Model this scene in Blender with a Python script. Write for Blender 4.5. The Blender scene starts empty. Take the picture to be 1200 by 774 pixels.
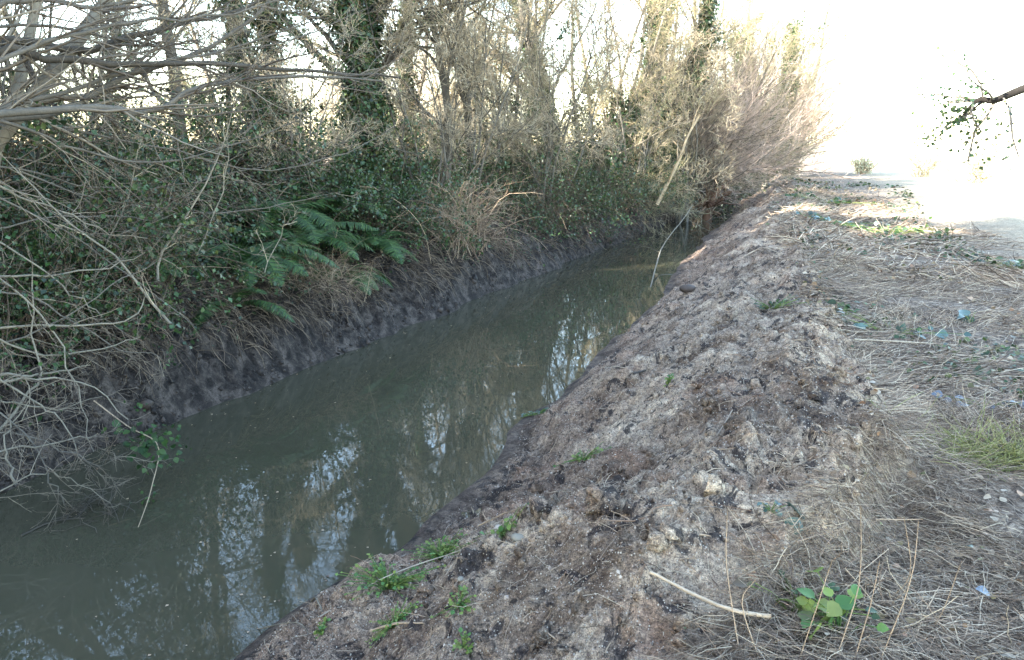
import bpy, math
import numpy as np
from mathutils import Vector

# ------------------------------------------------------------------ camera, sky, sun, exposure
sc = bpy.context.scene
COL = sc.collection
PITCH, YAW, CH, FPX = math.radians(13.2), math.radians(19.6), 2.6, 924.0
cam = bpy.data.cameras.new('camera'); camo = bpy.data.objects.new('camera', cam); COL.objects.link(camo)
cam.sensor_width = 36.0; cam.lens = FPX / 1200 * 36.0
cam.clip_start = 0.05; cam.clip_end = 5000
camo.location = (0, 0, CH); camo.rotation_euler = (math.pi / 2 - PITCH, 0, YAW)
sc.camera = camo
SUN_AZ, SUN_EL = math.radians(-142), math.radians(26)
w = bpy.data.worlds.new('World'); sc.world = w; w.use_nodes = True
nt = w.node_tree; bg = nt.nodes['Background']
sky = nt.nodes.new('ShaderNodeTexSky'); sky.sky_type = 'NISHITA'; sky.sun_disc = False
sky.sun_elevation = SUN_EL; sky.sun_rotation = SUN_AZ; sky.air_density = 1.0; sky.dust_density = 0.6; sky.ozone_density = 1.4
wb = nt.nodes.new('ShaderNodeMix'); wb.data_type = 'RGBA'; wb.blend_type = 'MULTIPLY'; wb.inputs[0].default_value = 1; wb.inputs[7].default_value = (1.09, 1.0, .87, 1)
nt.links.new(sky.outputs[0], wb.inputs[6]); nt.links.new(wb.outputs[2], bg.inputs[0]); bg.inputs[1].default_value = 0.15
sl = bpy.data.lights.new('sun', 'SUN'); slo = bpy.data.objects.new('sun', sl); COL.objects.link(slo)
sl.energy = 5.0; sl.angle = math.radians(0.6); sl.color = (1.0, 0.93, 0.82)
sd = Vector((math.sin(SUN_AZ) * math.cos(SUN_EL), math.cos(SUN_AZ) * math.cos(SUN_EL), math.sin(SUN_EL)))
slo.rotation_euler = sd.to_track_quat('Z', 'Y').to_euler()
slo.location = (0, 0, 30)
vs = sc.view_settings; vs.view_transform = 'Standard'; vs.look = 'None'; vs.gamma = 1.0; vs.use_curve_mapping = False
vs.exposure = 3.45
cy = sc.cycles; cy.max_bounces = 6; cy.diffuse_bounces = 3; cy.glossy_bounces = 3; cy.transmission_bounces = 3
cy.transparent_max_bounces = 6; cy.caustics_reflective = False; cy.caustics_refractive = False

R = np.random.default_rng(7)
def rng(s): return np.random.default_rng(s)

# ------------------------------------------------------------------ numpy helpers
def at(px, py, dist):
    """a point seen at photo pixel px,py and dist metres from the eye"""
    x = (px - 600) / FPX; y = (387 - py) / FPX
    d = np.array([x, math.cos(PITCH) + y * math.sin(PITCH), -math.sin(PITCH) + y * math.cos(PITCH)])
    c, s = math.cos(YAW), math.sin(YAW)
    d = np.array([d[0] * c - d[1] * s, d[0] * s + d[1] * c, d[2]])
    return np.array([0, 0, CH]) + d / np.linalg.norm(d) * dist
def onz(px, py, z):
    p = at(px, py, 1.0) - [0, 0, CH]
    return np.array([0, 0, CH]) + p * ((z - CH) / p[2])

def _hash(ix, iy, iz, seed):
    h = (ix.astype(np.int64) * 374761393 + iy.astype(np.int64) * 668265263 + iz.astype(np.int64) * 2147483647 + seed * 974711) & 0xFFFFFFFF
    h = ((h ^ (h >> 13)) * 1274126177) & 0xFFFFFFFF
    h = ((h ^ (h >> 16)) * 2246822519) & 0xFFFFFFFF
    return ((h ^ (h >> 15)) & 0xFFFFFF) / float(0xFFFFFF)
def vnoise(x, y, s=0):
    ix = np.floor(x); iy = np.floor(y); fx = x - ix; fy = y - iy
    fx = fx * fx * fx * (fx * (fx * 6 - 15) + 10); fy = fy * fy * fy * (fy * (fy * 6 - 15) + 10)
    z = np.zeros_like(ix)
    a = _hash(ix, iy, z, s); b = _hash(ix + 1, iy, z, s); c = _hash(ix, iy + 1, z, s); d = _hash(ix + 1, iy + 1, z, s)
    return ((a + (b - a) * fx) * (1 - fy) + (c + (d - c) * fx) * fy) * 2 - 1
def fbm(x, y, s=0, o=4, g=0.5):
    v = 0; a = 1.0; t = 0
    for k in range(o):
        v = v + a * vnoise(x * (2.03 ** k) + 17.3 * k, y * (2.03 ** k) - 9.1 * k, s + k); t += a; a *= g
    return v / t
def ss(a, b, x):
    t = np.clip((x - a) / (b - a), 0, 1); return t * t * (3 - 2 * t)

def xl_(y):
    return np.interp(y, [-40, 2, 5.7, 8.5, 14, 27, 38, 48, 60, 80, 120], [-5.8, -5.7, -5.52, -5.35, -4.98, -4.1, -3.7, -5.2, -8.5, -16, -30]) + 0.10 * vnoise(y * 0.8, y * 0, 3) + 0.05 * vnoise(y * 2.7, y * 0, 4)
def xr_(y):
    return np.interp(y, [-40, 2, 3, 4, 5.5, 6.5, 9, 15, 21, 30, 36, 48, 60, 80, 120], [-2.7, -2.6, -2.5, -2.32, -2.26, -2.3, -2.15, -2.13, -2.42, -2.3, -2.45, -3.6, -6.5, -14, -28]) + 0.10 * vnoise(y * 0.9, y * 0, 5) + 0.045 * vnoise(y * 2.1, y * 0, 6)
def xb_(y):   # where the mud spoil ends and the dead grass begins
    return np.interp(y, [-5, 2.3, 3.6, 5.2, 7, 10, 14, 20, 36, 48, 60, 80, 120], [-0.15, -0.05, 0.5, 0.74, 0.56, 0.32, 0.1, -0.5, -.7, -2.4, -5.5, -13, -27])
def height(x, y):
    x = np.asarray(x, float); y = np.asarray(y, float)
    dr = x - xr_(y); dl = xl_(y) - x
    pr = np.interp(dr, [-1.5, -0.35, 0, 0.25, 0.5, 1.1, 1.7, 2.25, 2.7, 3.2, 4.5, 8, 40], [-0.7, -0.22, 0, 0.07, 0.2, 0.55, 0.84, 1.10, 1.08, 0.93, 0.90, 0.86, 0.75])
    # smooth shoulders
    pl = np.interp(dl, [-1.5, -0.3, 0, 0.12, 0.38, 0.6, 1.2, 2.2, 5, 40], [-0.7, -0.3, 0, 0.17, 0.55, 0.66, 0.95, 1.2, 1.25, 1.0])
    z = np.maximum(pr, pl) if False else np.where(dr > (xl_(y) - x), pr, pl)
    md = ss(0.0, 0.35, dr) * (1 - ss(-0.15, 0.35, x - xb_(y)))      # bare spoil
    far = 1 - ss(300, 900, np.hypot(x, y))
    # slumps and lumps of the spoil
    z = z + md * (0.22 * fbm(x * 1.3, y * .9, 11, 2) + 0.065 * fbm(x * 3.1 + 0.6 * y, y * 2.6 - .5 * x, 21, 3))
    rg = 1 - np.abs(fbm(x * 5.3 + y * 1.1, y * 4.1, 31, 3)) * 2.0
    z = z + md * (0.026 * rg + 0.030 * fbm(x * 13, y * 12, 41, 3, 0.6))
    st = 1 - np.abs(fbm(x * 2.2, y * 9.0 + x * 3.0, 45, 3)) * 2.2
    z = z + md * ss(2.3, 1.2, dr) * 0.022 * st
    z = z + ss(0.05, 0.3, dr) * (1 - ss(.0, .5, x - xb_(y))) * 0.015 * fbm(x * 38, y * 36, 51, 3, 0.65)
    cr = np.clip(1 - np.abs(fbm(x * 2.3 + .8 * y, y * 1.9, 53, 4, .6)) * 5.5, 0, 1) ** 1.5; z = z - md * 0.085 * cr * ss(-.3, .5, fbm(x * .8, y * .8, 54, 2))
    cr2 = np.clip(1 - np.abs(fbm(x * 7, y * 6.5, 55, 3, .6)) * 5, 0, 1); z = z - md * 0.028 * cr2
    # clods along the edge of the spoil
    z = z + 0.07 * np.exp(-((x - xb_(y) + 0.12) / 0.14) ** 2) * (0.5 + fbm(x * 4, y * 3.1, 57, 3)) * (dr > 0.5)
    z = z - 0.05 * np.exp(-((x - xb_(y) - 0.1) / 0.12) ** 2) * (dr > 0.5)
    # grassy side
    gr = ss(-0.05, 0.4, x - xb_(y))
    z = z + gr * (0.05 * fbm(x * 1.1, y * 1.0, 61, 3) + 0.018 * fbm(x * 7, y * 7, 63, 3))
    # left bank face
    lf = ss(0.02, 0.2, dl)
    z = z + lf * (0.20 * fbm(x * 1.9, y * 1.6, 71, 3) + 0.10 * (1 - np.abs(fbm(x * 4, y * 5.5, 73, 3)) * 2) * (1 - ss(1.3, 2.2, dl)) + 0.07 * fbm(x * 9, y * 9, 75, 3, .6) + .05 * (1 - np.abs(fbm(x * 1.2, y * 7 , 76, 2)) * 2.5))
    z = z * 1.0
    # wide land rolls
    rr = np.hypot(x, y)
    z = z + ss(60, 400, rr) * 2.0 * fbm(x * 0.008, y * 0.008, 81, 2)
    return z

def new_mesh(name, V, F, mat=None, smooth=False, sizes=None):
    """V (n,3); F either (m,k) or a flat loop list with sizes"""
    V = np.ascontiguousarray(V, np.float32); me = bpy.data.meshes.new(name)
    if sizes is None:
        F = np.asarray(F); sizes = np.full(len(F), F.shape[1], np.int32); F = F.reshape(-1)
    F = np.ascontiguousarray(F, np.int32)
    me.vertices.add(len(V)); me.vertices.foreach_set('co', V.ravel())
    me.loops.add(len(F)); me.loops.foreach_set('vertex_index', F)
    st = np.concatenate([[0], np.cumsum(sizes)[:-1]]).astype(np.int32)
    me.polygons.add(len(sizes)); me.polygons.foreach_set('loop_start', st)
    me.polygons.foreach_set('use_smooth', np.full(len(sizes), smooth))
    me.update(calc_edges=True)
    if mat: me.materials.append(mat)
    return me

class MB:
    """collects polygons of several sizes into one mesh"""
    def __init__(s): s.V = []; s.F = []; s.S = []; s.n = 0
    def add(s, V, F):
        V = np.asarray(V, float).reshape(-1, 3); F = np.asarray(F)
        s.V.append(V); s.F.append((F + s.n).reshape(-1)); s.S.append(np.full(len(F), F.shape[1], np.int32)); s.n += len(V); return s
    def build(s, name, mat, parent=None, smooth=True, loc=None):
        V = np.concatenate(s.V)
        if loc is not None and parent is None: V = V - np.asarray(loc)
        me = new_mesh(name, V, np.concatenate(s.F), mat, smooth, np.concatenate(s.S))
        o = bpy.data.objects.new(name, me); COL.objects.link(o)
        if parent is not None: o.parent = parent
        elif loc is not None: o.location = loc
        return o
    # tubes: P (m,n,3), r (m,n)
    def tubes(s, P, r, k=3, cap=False):
        P = np.asarray(P, float); r = np.asarray(r, float)
        if P.ndim == 2: P = P[None]; r = r[None]
        m, n, _ = P.shape
        T = np.gradient(P, axis=1); T /= np.linalg.norm(T, axis=2, keepdims=True) + 1e-9
        mean = T.mean(1); ref = np.where((np.abs(mean[:, 2:3]) > 0.7), [[1.0, 0.1, 0]], [[0.05, 0, 1.0]])
        A = np.cross(T, ref[:, None, :]); A /= np.linalg.norm(A, axis=2, keepdims=True) + 1e-9
        B = np.cross(T, A)
        a = np.arange(k) / k * 2 * np.pi
        ring = P[:, :, None, :] + r[:, :, None, None] * (np.cos(a)[None, None, :, None] * A[:, :, None, :] + np.sin(a)[None, None, :, None] * B[:, :, None, :])
        V = ring.reshape(-1, 3)
        base = (np.arange(m) * n * k)[:, None, None] + (np.arange(n - 1) * k)[None, :, None] + np.arange(k)[None, None, :]
        nx = (np.arange(m) * n * k)[:, None, None] + (np.arange(n - 1) * k)[None, :, None] + ((np.arange(k) + 1) % k)[None, None, :]
        F = np.stack([base, nx, nx + k, base + k], -1).reshape(-1, 4)
        s.add(V, F)
        if cap:
            off = s.n - len(V)
            for e, rev in ((0, False), (n - 1, True)):
                idx = (np.arange(m) * n * k)[:, None] + e * k + np.arange(k)[None, :]
                if rev: idx = idx[:, ::-1]
                s.F.append((idx + off).reshape(-1)); s.S.append(np.full(m, k, np.int32))
        return s
    # stamp: template verts T (t,3) faces F, at centres C with axes ax (along y) and normal nn, scales
    def stamp(s, T, F, C, ax, nn, sc_):
        C = np.asarray(C, float); ax = np.asarray(ax, float); nn = np.asarray(nn, float); sc_ = np.asarray(sc_, float)
        if sc_.ndim == 1: sc_ = np.repeat(sc_[:, None], 3, 1)
        ax = ax / (np.linalg.norm(ax, axis=1, keepdims=True) + 1e-9)
        sx = np.cross(ax, nn); sx /= np.linalg.norm(sx, axis=1, keepdims=True) + 1e-9
        nz = np.cross(sx, ax)
        T = np.asarray(T, float); F = np.asarray(F)
        V = C[:, None, :] + (T[None, :, 0:1] * sc_[:, None, 0:1]) * sx[:, None, :] + (T[None, :, 1:2] * sc_[:, None, 1:2]) * ax[:, None, :] + (T[None, :, 2:3] * sc_[:, None, 2:3]) * nz[:, None, :]
        FF = (F[None] + (np.arange(len(C)) * len(T))[:, None, None]).reshape(-1, F.shape[1])
        return s.add(V, FF)

LEAF_T = [(0, 0, 0), (-0.42, 0.45, 0.10), (0, 1.0, -0.05), (0.42, 0.45, 0.10)]
LEAF_F = [(0, 1, 2), (0, 2, 3)]
BROAD_T = [(0, 0, 0), (-0.34, 0.18, .06), (-0.46, 0.42, .10), (-0.30, 0.74, .05), (0, 1.02, -.10), (0.30, 0.74, .05), (0.46, 0.42, .10), (0.34, 0.18, .06), (0, .4, 0), (0, .74, -.02)]
BROAD_F = [(0, 1, 8), (1, 2, 8), (2, 9, 8), (2, 3, 9), (3, 4, 9), (4, 5, 9), (5, 6, 9), (6, 8, 9), (6, 7, 8), (7, 0, 8)]
BROAD_F = [tuple(reversed(f)) for f in BROAD_F]
OCT_T = [(1, 0, 0), (-1, 0, 0), (0, 1, 0), (0, -1, 0), (0, 0, 1), (0, 0, -1)]
OCT_F = [(0, 2, 4), (2, 1, 4), (1, 3, 4), (3, 0, 4), (2, 0, 5), (1, 2, 5), (3, 1, 5), (0, 3, 5)]
BLADE_T = [(-.5, 0, 0), (.5, 0, 0), (-.4, .5, .12), (.4, .5, .12), (0, 1, 0)]

def unit(v): return v / (np.linalg.norm(v, axis=-1, keepdims=True) + 1e-9)
def grow(g, pp, pr, n, L, ang, P=5, up=0.0, wig=0.15, t0=0.2, t1=0.98, rr=0.55, taper=0.3, rmin=0.0015, curl=0.0, bend=None):
    m, q, _ = pp.shape
    t = t0 + (t1 - t0) * (np.arange(n)[None] + g.random((m, n))) / n
    fi = t * (q - 1); i = np.minimum(fi.astype(int), q - 2); f = (fi - i)[..., None]
    r_ = np.arange(m)[:, None]
    base = pp[r_, i] * (1 - f) + pp[r_, i + 1] * f
    T = unit(pp[r_, i + 1] - pp[r_, i])
    r0 = pr[r_, i] * (1 - f[..., 0]) + pr[r_, i + 1] * f[..., 0]
    v = g.normal(size=T.shape); v = unit(v - (v * T).sum(-1, keepdims=True) * T)
    a = (ang[0] + (ang[1] - ang[0]) * g.random((m, n)))[..., None]
    d = unit(np.cos(a) * T + np.sin(a) * v + np.array([0, 0, up]))
    ln = L * (0.55 + 0.65 * g.random((m, n))) * (1.1 - 0.55 * t)
    base = base.reshape(-1, 3); d = d.reshape(-1, 3); ln = ln.reshape(-1); r0 = np.maximum(r0.reshape(-1) * rr, rmin)
    pts = [base]; st = (ln / (P - 1))[:, None]; cv = g.normal(size=d.shape) * curl
    for k in range(P - 1):
        pts.append(pts[-1] + d * st)
        d = d + wig * g.normal(size=d.shape) + cv + np.array([0, 0, up * 0.25])
        if bend is not None: d = d + np.asarray(bend)
        d = unit(d)
    pts = np.stack(pts, 1)
    rad = r0[:, None] * np.linspace(1, taper, P)[None]
    return pts, np.maximum(rad, rmin * 0.6)

def bez(P, n):
    """smooth polyline through the control points (Catmull-Rom), n points"""
    P = np.asarray(P, float); m = len(P)
    if m < 3: return P[0] + (P[-1] - P[0]) * np.linspace(0, 1, n)[:, None]
    Q = np.vstack([2 * P[0] - P[1], P, 2 * P[-1] - P[-2]])
    u = np.linspace(0, m - 1 - 1e-6, n); i = u.astype(int); f = (u - i)[:, None]
    a, b, c, d = Q[i], Q[i + 1], Q[i + 2], Q[i + 3]
    return 0.5 * (2 * b + (c - a) * f + (2 * a - 5 * b + 4 * c - d) * f ** 2 + (3 * b - a - 3 * c + d) * f ** 3)

def tag(o, label=None, cat=None, group=None, kind=None):
    if label: o['label'] = label
    if cat: o['category'] = cat
    if group: o['group'] = group
    if kind: o['kind'] = kind
    return o
def empty(name, loc, label, cat, group=None):
    o = bpy.data.objects.new(name, None); COL.objects.link(o); o.location = [float(v) for v in loc]; o.empty_display_size = .2
    return tag(o, label, cat, group)
def copy_tree(o, loc, rz=0, s=1.0, label=None, group=None):
    c = o.copy(); COL.objects.link(c); c.location = [float(v) for v in loc]; c.rotation_euler = (0, 0, rz); c.scale = (s, s, s) if np.isscalar(s) else s
    if label: c['label'] = label
    if group: c['group'] = group
    for ch in list(o.children):
        d = ch.copy(); COL.objects.link(d); d.parent = c
        for g2 in list(ch.children):
            e = g2.copy(); COL.objects.link(e); e.parent = d
    return c

# ------------------------------------------------------------------ materials
def mat(name):
    m = bpy.data.materials.new(name); m.use_nodes = True
    n = m.node_tree.nodes; return m, n, m.node_tree.links, n['Principled BSDF']
def ramp(n, stops, interp='LINEAR'):
    r = n.new('ShaderNodeValToRGB'); cr = r.color_ramp; cr.interpolation = interp
    while len(cr.elements) > 1: cr.elements.remove(cr.elements[-1])
    cr.elements[0].position = stops[0][0]; cr.elements[0].color = (*stops[0][1], 1)
    for p, c in stops[1:]:
        e = cr.elements.new(p); e.color = (*c, 1)
    return r
def noise(n, l, scale, detail=4, rough=0.55, vec=None, dist=0):
    t = n.new('ShaderNodeTexNoise'); t.inputs['Scale'].default_value = scale; t.inputs['Detail'].default_value = detail
    t.inputs['Roughness'].default_value = rough; t.inputs['Distortion'].default_value = dist
    if vec is not None: l.new(vec, t.inputs['Vector'])
    return t
def island_mat(name, cols, rough=0.6, transl=0.0, spec=0.4, bump=0, gap=None):
    """colour differs from leaf to leaf / twig to twig"""
    m, n, l, b = mat(name)
    geo = n.new('ShaderNodeNewGeometry')
    st = [(i / max(1, len(cols) - 1), c) for i, c in enumerate(cols)]
    r = ramp(n, st); l.new(geo.outputs['Random Per Island'], r.inputs[0])
    tc = n.new('ShaderNodeTexCoord'); no = noise(n, l, 9, 3, .6, tc.outputs['Object'])
    mx = n.new('ShaderNodeMix'); mx.data_type = 'RGBA'; mx.blend_type = 'MULTIPLY'; mx.inputs[0].default_value = 0.6
    r2 = ramp(n, [(0.3, (.6, .6, .6)), (0.7, (1.25, 1.2, 1.15))]); l.new(no.outputs[0], r2.inputs[0])
    l.new(r.outputs[0], mx.inputs[6]); l.new(r2.outputs[0], mx.inputs[7])
    l.new(mx.outputs[2], b.inputs['Base Color'])
    b.inputs['Roughness'].default_value = rough; b.inputs['Specular IOR Level'].default_value = spec
    if transl > 0:
        tr = n.new('ShaderNodeBsdfTranslucent'); l.new(mx.outputs[2], tr.inputs[0])
        ms = n.new('ShaderNodeMixShader'); ms.inputs[0].default_value = transl
        l.new(b.outputs[0], ms.inputs[1]); l.new(tr.outputs[0], ms.inputs[2]); l.new(ms.outputs[0], n['Material Output'].inputs[0])
    if bump:
        bu = n.new('ShaderNodeBump'); bu.inputs['Strength'].default_value = bump; bu.inputs['Distance'].default_value = .01
        n3 = noise(n, l, 60, 3, .6, tc.outputs['Object']); l.new(n3.outputs[0], bu.inputs['Height']); l.new(bu.outputs[0], b.inputs['Normal'])
    return m

M = {}
M['bark'] = island_mat('bark_grey', [(.06, .054, .046), (.11, .10, .085), (.15, .14, .12)], .85, 0, .2, .6)
M['bark_dark'] = island_mat('bark_dark', [(.05, .045, .04), (.09, .08, .065)], .85, 0, .2, .6)
M['bark_pale'] = island_mat('bark_pale', [(.11, .10, .078), (.20, .18, .14), (.15, .135, .11)], .8, 0, .2, .5)
M['twig'] = island_mat('twigs_grey', [(.07, .055, .042), (.14, .115, .09), (.24, .205, .155)], .75, 0, .3)
M['twig_pale'] = island_mat('twigs_pale', [(.24, .19, .13), (.38, .32, .22), (.46, .41, .30)], .75, 0, .3)
M['twig_olive'] = island_mat('twigs_olive', [(.20, .19, .10), (.34, .31, .18), (.30, .22, .15)], .75, 0, .3)
M['twig_pink'] = island_mat('twigs_pinkish', [(.27, .20, .17), (.52, .43, .37), (.44, .34, .29)], .7, 0, .3)
M['cane'] = island_mat('dead_canes', [(.10, .065, .045), (.25, .165, .11), (.42, .33, .23), (.30, .22, .15)], .75, 0, .3)
M['root'] = island_mat('dark_roots', [(.02, .015, .012), (.055, .04, .03), (.12, .088, .062), (.27, .21, .15), (.035, .027, .02)], .8, 0, .2)
M['ivy'] = island_mat('ivy_leaves', [(.012, .025, .011), (.03, .066, .022), (.045, .098, .027), (.017, .035, .016), (.055, .08, .022)], .38, .15, .5)
M['pale_leaf'] = island_mat('glare_paled_leaves', [(.45, .47, .30), (.6, .6, .44), (.5, .5, .36)], .5, .4, .4)  # leaf colours paled to imitate sun glare on the field bushes
M['ivy_sun'] = island_mat('ivy_leaves_sun_toned', [(.05, .08, .02), (.10, .14, .04), (.15, .17, .06), (.05, .08, .03)], .4, .25, .5)  # lighter copy of the ivy, sunlight put into its leaf colours
M['bramble'] = island_mat('bramble_leaves', [(.014, .034, .012), (.05, .11, .03), (.022, .05, .024), (.085, .13, .032), (.085, .055, .03), (.032, .07, .028), (.012, .02, .01)], .45, .2, .45)
M['fern'] = island_mat('fern_green', [(.018, .048, .013), (.035, .085, .022), (.06, .115, .025)], .5, .3, .4)
M['fern_old'] = island_mat('fern_yellowing', [(.04, .085, .02), (.07, .11, .028), (.06, .055, .025)], .5, .3, .4)
M['weed'] = island_mat('weed_green', [(.05, .14, .035), (.11, .23, .06), (.22, .30, .07), (.16, .20, .06)], .5, .3, .4)
M['straw'] = island_mat('dead_grass', [(.06, .045, .035), (.24, .185, .135), (.44, .36, .27), (.66, .58, .45), (.18, .145, .12), (.36, .28, .21), (.12, .09, .065)], .7, .15, .3)
M['grass'] = island_mat('living_grass', [(.16, .2, .06), (.30, .32, .13), (.42, .40, .2)], .6, .25, .3)
M['leaf_teal'] = island_mat('waxy_teal_leaf', [(.03, .07, .06), (.05, .10, .085), (.08, .14, .12)], .35, .1, .6)
M['leaf_slate'] = island_mat('slate_leaf', [(.07, .09, .12), (.11, .14, .18)], .4, .05, .6)
M['leaf_tan'] = island_mat('tan_leaf', [(.42, .33, .18), (.5, .40, .24)], .6, .2, .3)
M['leaf_rust'] = island_mat('rusty_leaf', [(.36, .14, .06), (.45, .22, .12)], .6, .2, .3)
M['litter'] = island_mat('leaf_litter', [(.10, .065, .04), (.28, .2, .12), (.30, .25, .18), (.42, .37, .29), (.3, .16, .09), (.12, .16, .07)], .65, .1, .35)
M['crumb'] = island_mat('soil_crumbs', [(.04, .034, .03), (.12, .09, .075), (.25, .20, .16), (.36, .30, .25), (.50, .45, .38), (.2, .14, .10), (.16, .12, .1)], .9, 0, .2)
M['peeled'] = island_mat('peeled_wood', [(.42, .34, .24), (.46, .38, .28)], .6, 0, .3, .2)
M['tan_wood'] = island_mat('tan_wood', [(.30, .23, .14), (.36, .29, .19)], .75, 0, .2, .3)
M['stone'] = island_mat('stone_grey', [(.22, .21, .17), (.29, .27, .22)], .8, 0, .3, .4)
M['under_stem'] = island_mat('shade_toned_stems', [(.03, .021, .016), (.07, .05, .036), (.15, .115, .08), (.045, .033, .025), (.25, .195, .135)], .8, 0, .2)  # stem colours darkened to carry the deep shade of the undergrowth
M['black_bark'] = island_mat('black_bark', [(.012, .011, .010), (.02, .018, .016)], .9, 0, .1)
M['wet_mud'] = island_mat('wet_mud', [(.010, .008, .007), (.03, .023, .019), (.08, .062, .05), (.018, .014, .012)], .6, 0, .3, .5)
M['rootwad'] = island_mat('torn_root_wood', [(.06, .035, .025), (.13, .075, .05), (.20, .135, .095)], .85, 0, .2, .4)

def ground_material():
    m, n, l, b = mat('bank_soil')
    tc = n.new('ShaderNodeTexCoord'); P = tc.outputs['Object']
    at_ = n.new('ShaderNodeAttribute'); at_.attribute_name = 'cover'; sep = n.new('ShaderNodeSeparateColor'); l.new(at_.outputs['Color'], sep.inputs[0])
    def mix(f, a, c, mode='MIX'):
        x = n.new('ShaderNodeMix'); x.data_type = 'RGBA'; x.blend_type = mode
        if isinstance(f, float): x.inputs[0].default_value = f
        else: l.new(f, x.inputs[0])
        for v, i in ((a, 6), (c, 7)):
            if isinstance(v, tuple): x.inputs[i].default_value = (*v, 1)
            else: l.new(v, x.inputs[i])
        return x.outputs[2]
    # patches of the dredged soil
    n1 = noise(n, l, 1.6, 5, .62, P, .6); n2 = noise(n, l, 6.0, 6, .68, P, .4); n3 = noise(n, l, 45, 4, .7, P); n4 = noise(n, l, 170, 3, .7, P)
    r1 = ramp(n, [(.34, (.08, .06, .046)), (.44, (.25, .195, .15)), (.54, (.40, .335, .26)), (.66, (.56, .49, .385))]); l.new(n2.outputs[0], r1.inputs[0])
    r2 = ramp(n, [(.38, (.19, .145, .11)), (.5, (.35, .285, .225)), (.62, (.50, .44, .36))]); l.new(n1.outputs[0], r2.inputs[0])
    c = mix(.45, r1.outputs[0], r2.outputs[0])
    np_ = noise(n, l, 1.15, 4, .6, P, 1.0); rp_ = ramp(n, [(.38, (.45, .40, .37)), (.48, (.95, .90, .86)), (.60, (1.28, 1.22, 1.14))]); l.new(np_.outputs[0], rp_.inputs[0]); c = mix(1.0, c, rp_.outputs[0], 'MULTIPLY')
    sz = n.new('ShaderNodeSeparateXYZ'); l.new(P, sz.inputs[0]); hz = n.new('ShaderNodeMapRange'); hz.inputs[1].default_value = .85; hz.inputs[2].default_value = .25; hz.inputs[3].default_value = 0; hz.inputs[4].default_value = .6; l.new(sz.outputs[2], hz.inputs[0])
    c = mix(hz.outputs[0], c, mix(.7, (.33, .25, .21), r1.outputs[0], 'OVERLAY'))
    # rusty patches
    nr = noise(n, l, 2.3, 3, .5, P, .3); rr = ramp(n, [(.56, (0, 0, 0)), (.72, (.4, .4, .4))]); l.new(nr.outputs[0], rr.inputs[0])
    c = mix(rr.outputs[0], c, (.36, .20, .13))
    # dark peaty seams, strengthened to stand in for shade in the crevices
    nd = noise(n, l, 4.2, 6, .72, P, 1.2); rd = ramp(n, [(.54, (0, 0, 0)), (.59, (.92, .92, .92))]); l.new(nd.outputs[0], rd.inputs[0])
    c = mix(rd.outputs[0], c, (.045, .038, .037))
    # grain
    g1 = ramp(n, [(.36, (.35, .33, .32)), (.5, (1, 1, 1)), (.64, (1.6, 1.6, 1.55))]); l.new(n3.outputs[0], g1.inputs[0]); c = mix(.75, c, g1.outputs[0], 'MULTIPLY')
    g2 = ramp(n, [(.36, (.4, .4, .4)), (.5, (1, 1, 1)), (.64, (1.8, 1.8, 1.75))]); l.new(n4.outputs[0], g2.inputs[0]); c = mix(.7, c, g2.outputs[0], 'MULTIPLY')
    # pale grit flecks
    vo = n.new('ShaderNodeTexVoronoi'); vo.inputs['Scale'].default_value = 95; l.new(P, vo.inputs['Vector'])
    sv = n.new('ShaderNodeSeparateColor'); l.new(vo.outputs['Color'], sv.inputs[0])
    pk = n.new('ShaderNodeMath'); pk.operation = 'GREATER_THAN'; pk.inputs[1].default_value = .86; l.new(sv.outputs[0], pk.inputs[0])
    pd = n.new('ShaderNodeMath'); pd.operation = 'LESS_THAN'; pd.inputs[1].default_value = .33; l.new(vo.outputs['Distance'], pd.inputs[0])
    pm = n.new('ShaderNodeMath'); pm.operation = 'MULTIPLY'; l.new(pk.outputs[0], pm.inputs[0]); l.new(pd.outputs[0], pm.inputs[1])
    dry = n.new('ShaderNodeMath'); dry.operation = 'SUBTRACT'; dry.inputs[0].default_value = 1; l.new(sep.outputs[1], dry.inputs[1])
    pm2 = n.new('ShaderNodeMath'); pm2.operation = 'MULTIPLY'; l.new(pm.outputs[0], pm2.inputs[0]); l.new(dry.outputs[0], pm2.inputs[1])
    c = mix(pm2.outputs[0], c, (.58, .53, .44))
    # wet dark mud (G)
    wn = ramp(n, [(.40, (.012, .009, .008)), (.5, (.042, .033, .028)), (.62, (.11, .088, .074))]); l.new(n2.outputs[0], wn.inputs[0])
    wet = mix(.5, wn.outputs[0], g1.outputs[0], 'MULTIPLY')
    c = mix(sep.outputs[1], c, wet)
    # dead grass thatch (R); paler outer field colour stands in for sun glare
    tn = noise(n, l, 14, 6, .75, P, 1.5); tr = ramp(n, [(.38, (.04, .03, .024)), (.5, (.17, .13, .10)), (.62, (.42, .35, .27))]); l.new(tn.outputs[0], tr.inputs[0])
    far = n.new('ShaderNodeMapRange'); sx = n.new('ShaderNodeSeparateXYZ'); l.new(P, sx.inputs[0]); far.inputs[1].default_value = 2.4; far.inputs[2].default_value = 8; l.new(sx.outputs[0], far.inputs[0])
    c = mix(sep.outputs[0], c, mix(far.outputs[0], tr.outputs[0], (.58, .51, .36)))
    # leaf mould under the trees (B)
    ln_ = noise(n, l, 20, 5, .7, P, .8); lr = ramp(n, [(.35, (.015, .012, .01)), (.6, (.05, .038, .027)), (.72, (.11, .08, .055))]); l.new(ln_.outputs[0], lr.inputs[0])
    c = mix(sep.outputs[2], c, lr.outputs[0])
    l.new(c, b.inputs['Base Color'])
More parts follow.
